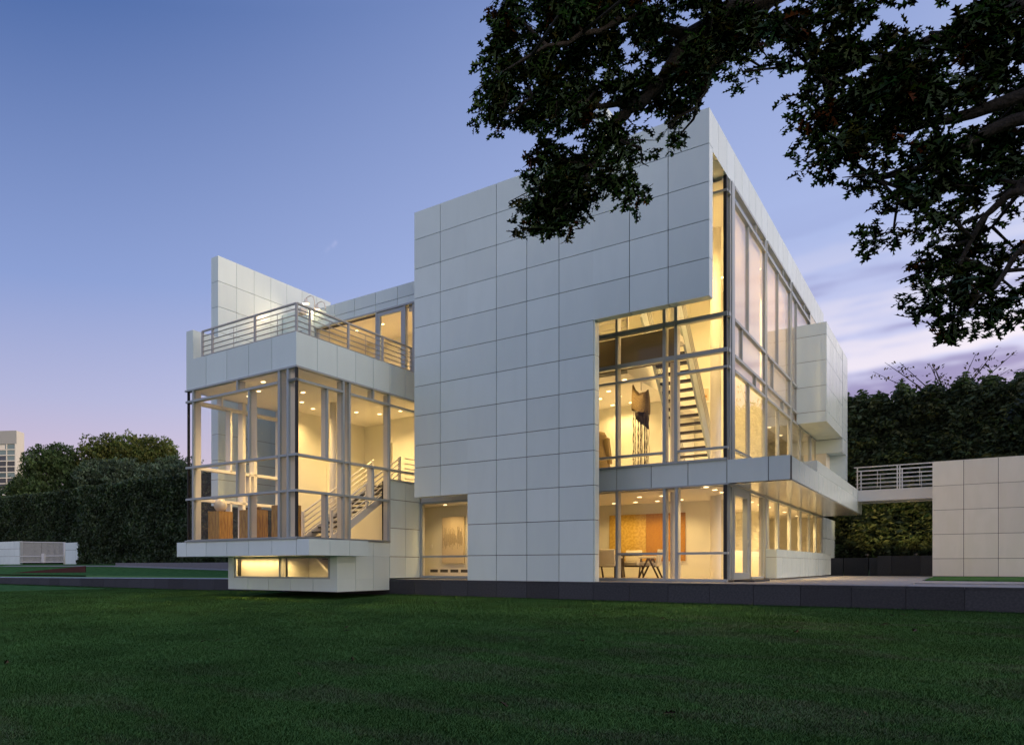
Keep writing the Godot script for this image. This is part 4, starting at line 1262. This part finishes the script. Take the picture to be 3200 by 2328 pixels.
	for k in 4:
		rod(tc, "slat", mats.frame, Vector3(-0.24, 0.6 + k * 0.1, -0.03), Vector3(0.24, 0.6 + k * 0.1, -0.03), 0.012, 6)
	bx(tc, "seat", mats.frame, -0.25, 0.25, 0.42, 0.45, 0, 0.45)
	for x in [-0.23, 0.23]:
		for z in [0.02, 0.43]:
			rod(tc, "leg", mats.frame, Vector3(x, 0, z), Vector3(x, 0.42, z), 0.014, 6)

# ---------------------------------------------------------------- planting
func leafy(parent: Node, n: String, mesh: Mesh, pts: Array, smin: float, smax: float, base: Array, warm: float) -> void:
	var tone := noise(0.35, 55, 3)
	var tr := []
	var cs := []
	for p in pts:
		var b := Basis.from_euler(Vector3(rng.randf_range(-0.5, 0.5), rng.randf() * TAU, rng.randf_range(-0.5, 0.5))).scaled(Vector3.ONE * rng.randf_range(smin, smax))
		tr.append(Transform3D(b, p))
		var k := rng.randf_range(0.5, 1.55)
		k *= 1.0 + 0.8 * tone.get_noise_3d(p.x, p.y * 1.4, p.z)
		var w := rng.randf() * warm
		cs.append(Color(base[0] * k * (1.0 + 1.6 * w), base[1] * k * (1.0 + 0.3 * w), base[2] * k))
	scatter(parent, n, mesh, mats.leaf, tr, cs)

func planting() -> void:
	var cm := cluster_mesh(8, 0.165, 0.17, 3)
	var nz := noise(0.25, 5, 3)
	# long clipped hedge on the left
	var h := thing("hedge", "long tall clipped dark green hedge behind the upper lawn and gate", "hedge")
	var st := begin()
	var topf := func(x: float) -> float: return 6.85 + 0.10 * nz.get_noise_2d(x * 1.5, 0) - 0.012 * (x + 55.0) * 0.3
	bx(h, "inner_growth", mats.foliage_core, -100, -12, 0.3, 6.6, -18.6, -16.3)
	var pts := []
	for i in 36000:
		var x := -100.0 + 88.0 * pow(rng.randf(), 0.8)
		var top: float = topf.call(x)
		if rng.randf() < 0.16:
			pts.append(Vector3(x, top + rng.randf_range(-0.12, 0.08), rng.randf_range(-18.6, -15.9)))
		else:
			var y := rng.randf_range(0.35, 1.0) if rng.randf() < 0.1 else rng.randf_range(0.5, top)
			var bulge := 0.0 if x < -50.8 else 1.35 * smoothstep(-50.8, -48.6, x)
			pts.append(Vector3(x, y, -16.0 + bulge + 0.32 * nz.get_noise_2d(x * 2.0, y * 2.0) + rng.randf_range(-0.25, 0.1)))
	leafy(h, "foliage", cm, pts, 0.8, 1.5, [0.055, 0.088, 0.055], 0.15)
	# tall hedge on the right
	var r := thing("hedge", "very tall loose dark hedge behind the footbridge and beige wall", "hedge")
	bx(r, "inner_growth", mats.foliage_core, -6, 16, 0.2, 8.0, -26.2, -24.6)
	var cm2 := cluster_mesh(9, 0.165, 0.17, 8)
	pts = []
	for i in 22000:
		var x := rng.randf_range(-6, 16)
		var top := 8.30 + 0.6 * nz.get_noise_2d(x * 4.0, 9.0) + 0.45 * nz.get_noise_2d(x * 14.0, 19.0)
		if rng.randf() < 0.12:
			pts.append(Vector3(x, top + rng.randf_range(-0.3, 0.12), rng.randf_range(-26, -24.2)))
		else:
			var y := rng.randf_range(0.5, top)
			pts.append(Vector3(x, y, -24.2 + 0.5 * nz.get_noise_2d(x * 3.0, y * 3.0) + rng.randf_range(-0.4, 0.15)))
	leafy(r, "foliage", cm2, pts, 0.75, 1.4, [0.062, 0.096, 0.055], 0.3)
	# garden spotlights
	for q in [[Vector3(1.3, 0.95, -22.9), "small garden spotlight at the foot of the tall hedge, behind the lower stone slabs"], [Vector3(3.0, 0.95, -22.9), "small garden spotlight at the foot of the tall hedge, behind the higher stone slabs"], [Vector3(-34.2, 0.95, -14.95), "small garden spotlight glowing at the foot of the long hedge, under the ledge"]]:
		var g := thing("garden_spotlight", q[1], "lamp", q[0])
		put(g, "lamp_housing", lathe([Vector2(0.0, -0.1), Vector2(0.05, -0.1), Vector2(0.07, 0.02), Vector2(0.06, 0.02)], 12), mats.tread)
		var bd := put(g, "bulb", boxes.disc, mats.lamp)
		bd.position = Vector3(0, 0.012, 0)
		rod(g, "stake", mats.tread, Vector3(0, -0.6, 0), Vector3(0, -0.1, 0), 0.015)
		var l := SpotLight3D.new()
		l.name = "lamp_beam"
		l.light_color = Color(1.0, 0.86, 0.55)
		l.light_energy = 4.5 if q[0].x > -10 else 2.0
		l.spot_angle = 60
		l.spot_angle_attenuation = 1.0
		l.spot_range = 40
		l.spot_attenuation = 2.0
		l.light_size = 0.06
		l.shadow_enabled = true
		g.add_child(l)
		l.look_at_from_position(q[0] + Vector3(0, 0.05, 0.02), q[0] + Vector3(0, 2.0, -1.0))
	# trees behind the left hedge
	var ct := cluster_mesh(8, 0.5, 0.42, 21)
	var blobs := [
		["tree", "leafy green tree just right of the tower, behind the long hedge", [[-66.0, 8.2, -20.6, 2.6, 2.4], [-66.0, 10.8, -21.5, 2.3, 1.9], [-64.3, 11.2, -22.5, 2.0, 1.7], [-67.6, 7.4, -19.5, 2.0, 1.7], [-63.6, 8.8, -23.2, 2.2, 2.6]], [0.085, 0.145, 0.066], 0.15],
		["tree", "broad tree with yellowing top, tallest one behind the long hedge", [[-61.5, 11.4, -25.3, 2.4, 2.4], [-59.5, 11.8, -27.0, 2.5, 2.2], [-57.8, 11.6, -28.5, 2.3, 2.2], [-60.5, 8.8, -26.0, 3.0, 2.8], [-57.6, 8.6, -28.2, 2.8, 2.6], [-56.6, 11.5, -29.6, 1.5, 2.0]], [0.11, 0.165, 0.056], 0.4],
		["tree", "grey-green bushy tree beside the glass pavilion, behind the long hedge", [[-57.2, 8.9, -24.6, 2.6, 2.2], [-55.0, 8.6, -26.6, 2.5, 2.0], [-53.2, 8.4, -27.6, 2.3, 2.2], [-59.3, 9.0, -23.0, 2.0, 2.0], [-51.0, 8.2, -28.0, 2.5, 2.4], [-54.0, 9.8, -28.5, 1.8, 1.6]], [0.095, 0.145, 0.105], 0.1]]
	for q in blobs:
		var base: Vector3 = Vector3(q[2][0][0], 0.2, q[2][0][2])
		var t := thing("tree", q[1], "tree")
		var s := begin()
		tube(s, [base, base + Vector3(0.1, 3, 0), base + Vector3(0.3, 6.5, 0.1)], [0.28, 0.22, 0.15], 8)
		put(t, "trunk", done(s), mats.bark)
		pts = []
		for b in q[2]:
			var s2 := begin()
			var c := Vector3(b[0], b[1], b[2])
			tube(s2, [base + Vector3(0.15, 4.0, 0), (base + Vector3(0.15, 5.0, 0)).lerp(c, 0.55), c + Vector3(0, b[4] * 0.5, 0)], [0.12, 0.07, 0.02], 6)
			put(t, "branch", done(s2), mats.bark)
			for i in int(330 * b[3] * b[4]):
				var d := Vector3(rng.randfn(), rng.randfn(), rng.randfn()).normalized()
				var rad := pow(rng.randf(), 0.4)
				var n3 := 1.0 + 0.35 * nz.get_noise_3d(d.x * 9.0 + b[0], d.y * 9.0, d.z * 9.0)
				pts.append(c + Vector3(d.x * b[3], d.y * b[4], d.z * b[3]) * rad * n3)
		leafy(t, "crown", ct, pts, 0.2, 0.5, q[3], q[4])
	# unseen trees on the right, added to block low glow from the pavilion side
	for i in 4:
		var b0 := Vector3(15.5 + 2.2 * (i % 2), -0.6, -0.5 + i * 5.6)
		var t := thing("tree", "tall full tree beyond the right edge of the view, unseen, added to shade the pavilion side", "tree", Vector3.ZERO, "trees along the right side of the garden")
		var s := begin()
		tube(s, [b0, b0 + Vector3(0.1, 3, 0), b0 + Vector3(0.2, 7.5, 0.1)], [0.35, 0.27, 0.15], 8)
		put(t, "trunk", done(s), mats.bark)
		pts = []
		for k in 7:
			var c := b0 + Vector3(rng.randf_range(-2, 2), rng.randf_range(4.5, 10.5), rng.randf_range(-2.4, 2.4))
			for j in 330:
				var d := Vector3(rng.randfn(), rng.randfn(), rng.randfn()).normalized()
				pts.append(c + d * Vector3(2.3, 1.9, 2.3) * pow(rng.randf(), 0.4))
		leafy(t, "crown", ct, pts, 0.5, 0.95, [0.055, 0.08, 0.036], 0.3)
	# right edge tree and the bare bush over the hedge
	var rt := thing("tree", "dark round tree cut off by the right edge, behind the beige wall", "tree")
	var s4 := begin()
	tube(s4, [Vector3(8.2, 0, -20.5), Vector3(8.3, 3, -20.5), Vector3(8.4, 6, -20.5)], [0.2, 0.17, 0.1], 8)
	put(rt, "trunk", done(s4), mats.bark)
	pts = []
	for b in [[7.9, 6.3, -20.5, 1.9, 1.5], [9.4, 6.9, -20.5, 2.0, 1.9], [8.6, 5.4, -20.5, 1.8, 1.0]]:
		for i in 520:
			var d := Vector3(rng.randfn(), rng.randfn(), rng.randfn()).normalized()
			pts.append(Vector3(b[0], b[1], b[2]) + Vector3(d.x * b[3], d.y * b[4], d.z * b[3]) * pow(rng.randf(), 0.4))
	leafy(rt, "crown", cluster_mesh(9, 0.22, 0.2, 31), pts, 0.8, 1.3, [0.028, 0.045, 0.022], 0.15)
	var bb := thing("tree", "thin autumn tree with sparse brown leaves rising over the tall hedge", "tree")
	pts = []
	var s5 := begin()
	var root := Vector3(4.0, 0.3, -29.0)
	tube(s5, [root, root + Vector3(0, 4, 0), root + Vector3(0.1, 7.5, 0)], [0.16, 0.12, 0.08], 7)
	put(bb, "trunk", done(s5), mats.bark)
	for i in 26:
		var a := rng.randf() * TAU
		var tip := root + Vector3(cos(a) * rng.randf_range(0.4, 3.2), rng.randf_range(8.6, 10.6), sin(a) * 1.2)
		var s6 := begin()
		var m := (root + Vector3(0.1, 7.0, 0)).lerp(tip, 0.5) + Vector3(0, 0.4, 0)
		tube(s6, [root + Vector3(0.1, 6.8, 0), m, tip], [0.04, 0.025, 0.008], 5)
		put(bb, "branch", done(s6), mats.bark)
		for k in 5:
			pts.append(m.lerp(tip, rng.randf_range(0.2, 1.0)) + Vector3(rng.randfn(), rng.randfn(), rng.randfn()) * 0.14)
	leafy(bb, "crown", cluster_mesh(4, 0.14, 0.12, 41), pts, 0.7, 1.3, [0.06, 0.05, 0.026], 0.5)

func oak_leaf_spray(n: int, seed_: int) -> ArrayMesh:
	var r := RandomNumberGenerator.new()
	r.seed = seed_
	var half := [Vector2(0.006, 0.0), Vector2(0.012, 0.12), Vector2(0.22, 0.24), Vector2(0.08, 0.34), Vector2(0.36, 0.52), Vector2(0.09, 0.60), Vector2(0.28, 0.82), Vector2(0.07, 0.84), Vector2(0.0, 1.0)]
	var st := SurfaceTool.new()
	st.begin(Mesh.PRIMITIVE_TRIANGLES)
	for i in n:
		var b := Basis.from_euler(Vector3(r.randf_range(-0.5, 1.1), TAU * i / n + r.randf_range(-0.4, 0.4), r.randf_range(-0.7, 0.7)))
		var s := 0.18 * r.randf_range(0.7, 1.2)
		var o := Vector3(r.randf_range(-0.06, 0.06), r.randf_range(-0.08, 0.05), r.randf_range(-0.06, 0.06))
		var curl := r.randf_range(-0.25, 0.25)
		for side in [-1.0, 1.0]:
			for k in half.size() - 1:
				var p: Vector2 = half[k]
				var q: Vector2 = half[k + 1]
				var a0 := Vector3(0, curl * p.y * p.y, p.y)
				var a1 := Vector3(0, curl * q.y * q.y, q.y)
				var b0 := Vector3(p.x * side, curl * p.y * p.y + 0.22 * p.x, p.y)
				var b1 := Vector3(q.x * side, curl * q.y * q.y + 0.22 * q.x, q.y)
				var nrm := b * Vector3(-0.2 * side, 1, 0).normalized()
				for v in [a0, b0, b1, a0, b1, a1]:
					st.set_normal(nrm)
					st.add_vertex(b * (v * s) + o)
	return st.commit()

func oak() -> void:
	var o := thing("oak_tree", "large oak tree whose dark leafy boughs hang in from the upper right", "tree")
	var tops := Vector3(7.8, 9.5, 6.2)
	var base := Vector3(8.3, -0.95, 6.4)
	var st := begin()
	tube(st, [base, base + Vector3(-0.05, 1.0, 0), Vector3(8.1, 4.5, 6.3), tops, Vector3(7.2, 12.5, 6.0)], [0.48, 0.36, 0.31, 0.26, 0.15], 12)
	put(o, "trunk", done(st), mats.bark)
	var limbs := [
		[[Vector3(7.6, 10.4, 6.1), Vector3(4.6, 10.7, 6.1), Vector3(2.24, 9.33, 6.38), Vector3(1.87, 9.03, 6.44), Vector3(1.60, 8.60, 6.55), Vector3(1.39, 8.23, 6.60), Vector3(1.31, 7.90, 6.67)], 0.16, 0.03],
		[[Vector3(7.7, 9.9, 6.1), Vector3(5.2, 10.3, 6.0), Vector3(3.35, 9.78, 6.06), Vector3(1.97, 9.26, 6.62), Vector3(1.25, 8.98, 6.86), Vector3(0.85, 8.26, 7.08), Vector3(0.44, 7.93, 7.31), Vector3(0.23, 7.56, 7.50), Vector3(0.14, 7.29, 7.58), Vector3(-0.06, 6.71, 7.89), Vector3(-0.27, 6.35, 8.21)], 0.19, 0.02],
		[[Vector3(1.25, 8.98, 6.86), Vector3(0.70, 9.09, 7.75), Vector3(0.13, 8.68, 8.52), Vector3(-0.36, 8.21, 9.23)], 0.07, 0.015],
		[[Vector3(0.44, 7.93, 7.31), Vector3(0.04, 7.85, 8.07), Vector3(-0.53, 7.8, 8.84), Vector3(-0.9, 7.55, 9.17)], 0.045, 0.012],
		[[Vector3(8.1, 6.0, 6.3), Vector3(5.74, 6.57, 6.61), Vector3(5.09, 6.58, 6.52), Vector3(4.40, 6.46, 6.73), Vector3(4.01, 6.37, 6.95), Vector3(3.18, 6.59, 7.15)], 0.12, 0.02],
		[[Vector3(8.1, 5.4, 6.3), Vector3(5.74, 6.35, 6.61), Vector3(5.01, 6.25, 6.60), Vector3(4.50, 6.03, 6.77), Vector3(4.18, 5.79, 6.93), Vector3(3.65, 5.75, 7.13)], 0.11, 0.02],
		[[Vector3(8.1, 5.0, 6.3), Vector3(5.72, 5.56, 6.90), Vector3(5.10, 5.34, 6.78), Vector3(4.92, 5.17, 6.80), Vector3(4.72, 4.94, 6.85), Vector3(4.48, 4.33, 6.93)], 0.08, 0.015],
		[[Vector3(8.1, 4.6, 6.35), Vector3(5.68, 5.34, 7.34), Vector3(5.22, 4.57, 7.34), Vector3(4.94, 4.10, 7.32), Vector3(4.61, 3.72, 7.35)], 0.06, 0.012],
		[[Vector3(7.9, 8.6, 6.2), Vector3(5.81, 8.2, 5.88), Vector3(4.62, 7.84, 6.27), Vector3(3.65, 7.74, 6.47), Vector3(2.87, 7.81, 6.76)], 0.12, 0.02]]
	var nodes := []
	for l in limbs:
		var pts: Array = l[0]
		# subdivide with a slight wander so that the boughs are not straight
		var fine := [pts[0]]
		for i in range(1, pts.size()):
			var n := 3
			for k in range(1, n + 1):
				var p: Vector3 = (pts[i - 1] as Vector3).lerp(pts[i], float(k) / n)
				if k < n:
					p += Vector3(rng.randfn(), rng.randfn(), rng.randfn()) * 0.035
				fine.append(p)
		var rr := []
		for i in fine.size():
			rr.append(1.35 * lerpf(l[1], l[2], pow(float(i) / (fine.size() - 1), 0.75)))
			if i > 2:
				nodes.append(fine[i])
		var s := begin()
		tube(s, fine, rr, 8)
		put(o, "bough", done(s), mats.bark)
	# foliage clumps: screen-independent positions in metres (centre, radii)
	var K := OAK_CLUMPS + [[7.8, 12.6, 6.0, 2.2, 1.5, 0.3], [9.8, 11.0, 6.5, 2.0, 1.5, 0.3], [6.4, 12.0, 5.6, 1.8, 1.2, 0.3], [9.6, 8.8, 6.6, 1.8, 1.3, 0.3], [8.6, 10.0, 8.2, 1.8, 1.3, 0.3], [9.2, 7.0, 5.6, 1.5, 1.1, 0.3]]
	var meshes := [oak_leaf_spray(7, 1), oak_leaf_spray(6, 2), oak_leaf_spray(8, 3)]
	var tr := [[], [], []]
	var cs := [[], [], []]
	var bare := begin()
	for b in K:
		var c := Vector3(b[0], b[1], b[2])
		var rad := Vector3(b[3], b[4], b[3])
		# a twig from the nearest bough node into the clump
		var best: Vector3 = nodes[0]
		for nd in nodes:
			if (nd as Vector3).distance_squared_to(c) < best.distance_squared_to(c):
				best = nd
		var mid := best.lerp(c, 0.5) + Vector3(rng.randfn(), rng.randf() * 1.5, rng.randfn()) * 0.12
		tube(bare, [best, mid, c, c + Vector3(rng.randfn() * 0.2, -b[4] * 0.7, rng.randfn() * 0.2)], [0.03, 0.022, 0.014, 0.005], 5)
		var count := int(b[5] * 370.0 * b[3] * b[4])
		var tw := maxi(3, count / 12)
		var tips := []
		for i in tw:
			var d := Vector3(rng.randfn(), rng.randfn(), rng.randfn()).normalized()
			var p := c + d * rad * pow(rng.randf(), 0.33)
			tips.append(p)
			var q := c + (p - c) * 0.35 + Vector3(0, 0.08, 0)
			tube(bare, [c, q, p], [0.010, 0.007, 0.003], 4)
		for i in count:
			var tip: Vector3 = tips[rng.randi() % tw]
			var p := tip + Vector3(rng.randfn(), rng.randfn() * 0.8, rng.randfn()) * 0.13
			var k := rng.randi() % 3
			var bs := Basis.from_euler(Vector3(rng.randf_range(-0.6, 0.6), rng.randf() * TAU, rng.randf_range(-0.6, 0.6))).scaled(Vector3.ONE * rng.randf_range(0.75, 1.1))
			(tr[k] as Array).append(Transform3D(bs, p))
			var v := rng.randf_range(0.6, 1.4)
			var u := rng.randf()
			var col := Color(0.085, 0.125, 0.055)
			if u < 0.05:
				col = Color(0.16, 0.045, 0.012)
			elif u < 0.14:
				col = Color(0.085, 0.075, 0.018)
			elif u < 0.3:
				col = Color(0.072, 0.13, 0.09)
			(cs[k] as Array).append(Color(col.r * v, col.g * v, col.b * v))
	put(o, "twigs", done(bare), mats.bark)
	stuff(o.get_child(o.get_child_count() - 1))
	for k in 3:
		scatter(o, "crown", meshes[k], mats.leaf, tr[k], cs[k])

func grass() -> void:
	var r := RandomNumberGenerator.new()
	r.seed = 5
	var meshes := []
	for v in 3:
		var st := SurfaceTool.new()
		st.begin(Mesh.PRIMITIVE_TRIANGLES)
		for i in 40:
			var c := Vector3(r.randf_range(-0.09, 0.09), -0.01, r.randf_range(-0.09, 0.09))
			var a := r.randf() * TAU
			var side := Vector3(cos(a), 0, sin(a)) * r.randf_range(0.0011, 0.002)
			var hgt := r.randf_range(0.018, 0.036)
			var lean := Vector3(r.randfn(), 0, r.randfn()) * 0.016
			var m := c + Vector3(0, hgt * 0.6, 0) + lean * 0.4
			var t := c + Vector3(0, hgt, 0) + lean
			var nrm := Vector3(lean.x * 8, 1, lean.z * 8).normalized()
			for q in [c - side, c + side, m + side * 0.8, c - side, m + side * 0.8, m - side * 0.8, m - side * 0.8, m + side * 0.8, t]:
				st.set_normal(nrm)
				st.add_vertex(q)
		meshes.append(st.commit())
	var eye := Vector2(4.536, 20.398)
	var tr := [[], [], []]
	var cs := [[], [], []]
	var nz := noise(0.35, 77, 5)
	var nb := noise(0.5, 79, 3)
	for i in 150000:
		# rings outward from the viewer's side of the lawn, thinner with distance
		var d := 4.0 + 30.0 * pow(r.randf(), 1.35)
		var a := r.randf_range(-1.25, 0.25)
		var x := eye.x + sin(a) * d
		var z := eye.y - cos(a) * d
		if z < 0.04 or (x < -9.0 and x > -13.8 and z < 2.75):
			continue
		var k := r.randi() % 3
		var s := r.randf_range(0.8, 1.25) * (1.0 + 0.02 * d)
		(tr[k] as Array).append(Transform3D(Basis(Vector3.UP, r.randf() * TAU).scaled(Vector3(s, s * r.randf_range(0.7, 1.2), s)), Vector3(x, lawn_y(x, z), z)))
		var n := nz.get_noise_2d(x, z)
		var worn := smoothstep(0.0, 0.3, nb.get_noise_2d(x * 0.8, z * 1.6)) * smoothstep(-3.0, 0.5, x + 0.25 * (z - 8.0)) * smoothstep(1.0, 3.5, z)
		var v := r.randf_range(0.9, 1.25) * (1.0 + 0.4 * n)
		var c := Color(0.155, 0.335, 0.09).lerp(Color(0.24, 0.27, 0.15), worn * r.randf())
		if r.randf() < 0.015:
			c = Color(0.14, 0.12, 0.06)
		(cs[k] as Array).append(Color(c.r * v, c.g * v, c.b * v))
	# longer, uncut tufts against the foot of the stone wall
	for i in 2600:
		var x := r.randf_range(-40.0, 11.0)
		if x < -9.1 and x > -13.8:
			continue
		var z := 0.03 + absf(r.randfn()) * 0.07
		var s := r.randf_range(1.1, 2.1)
		var k := r.randi() % 3
		(tr[k] as Array).append(Transform3D(Basis(Vector3.UP, r.randf() * TAU).scaled(Vector3(s, s * r.randf_range(0.8, 1.5), s)), Vector3(x, lawn_y(x, z), z)))
		var v := r.randf_range(0.6, 1.1)
		(cs[k] as Array).append(Color(0.12 * v, 0.26 * v, 0.075 * v))
	var g := Node3D.new()
	for k in 3:
		var o := scatter(self, "grass", meshes[k], mats.grass, tr[k], cs[k])
		o.set_meta("label", "short green grass covering the front lawn")
		o.set_meta("category", "grass")
	g.free()
	# fallen oak leaves on the lawn
	var lt := []
	var lc := []
	var single := oak_leaf_spray(1, 5)
	for i in 40:
		var x := r.randf_range(-6.0, 7.0)
		var z := r.randf_range(1.0, 15.0)
		lt.append(Transform3D(Basis.from_euler(Vector3(r.randf_range(-0.4, 0.4), r.randf() * TAU, r.randf_range(-0.3, 0.3))).scaled(Vector3.ONE * 0.6), Vector3(x, lawn_y(x, z) + 0.045, z)))
		var v := r.randf_range(0.6, 1.6)
		lc.append(Color(0.13 * v, 0.065 * v, 0.03 * v))
	var fl := scatter(self, "fallen_leaves", single, mats.leaf, lt, lc)
	fl.set_meta("label", "scattered brown oak leaves lying on the lawn")
	fl.set_meta("category", "leaves")
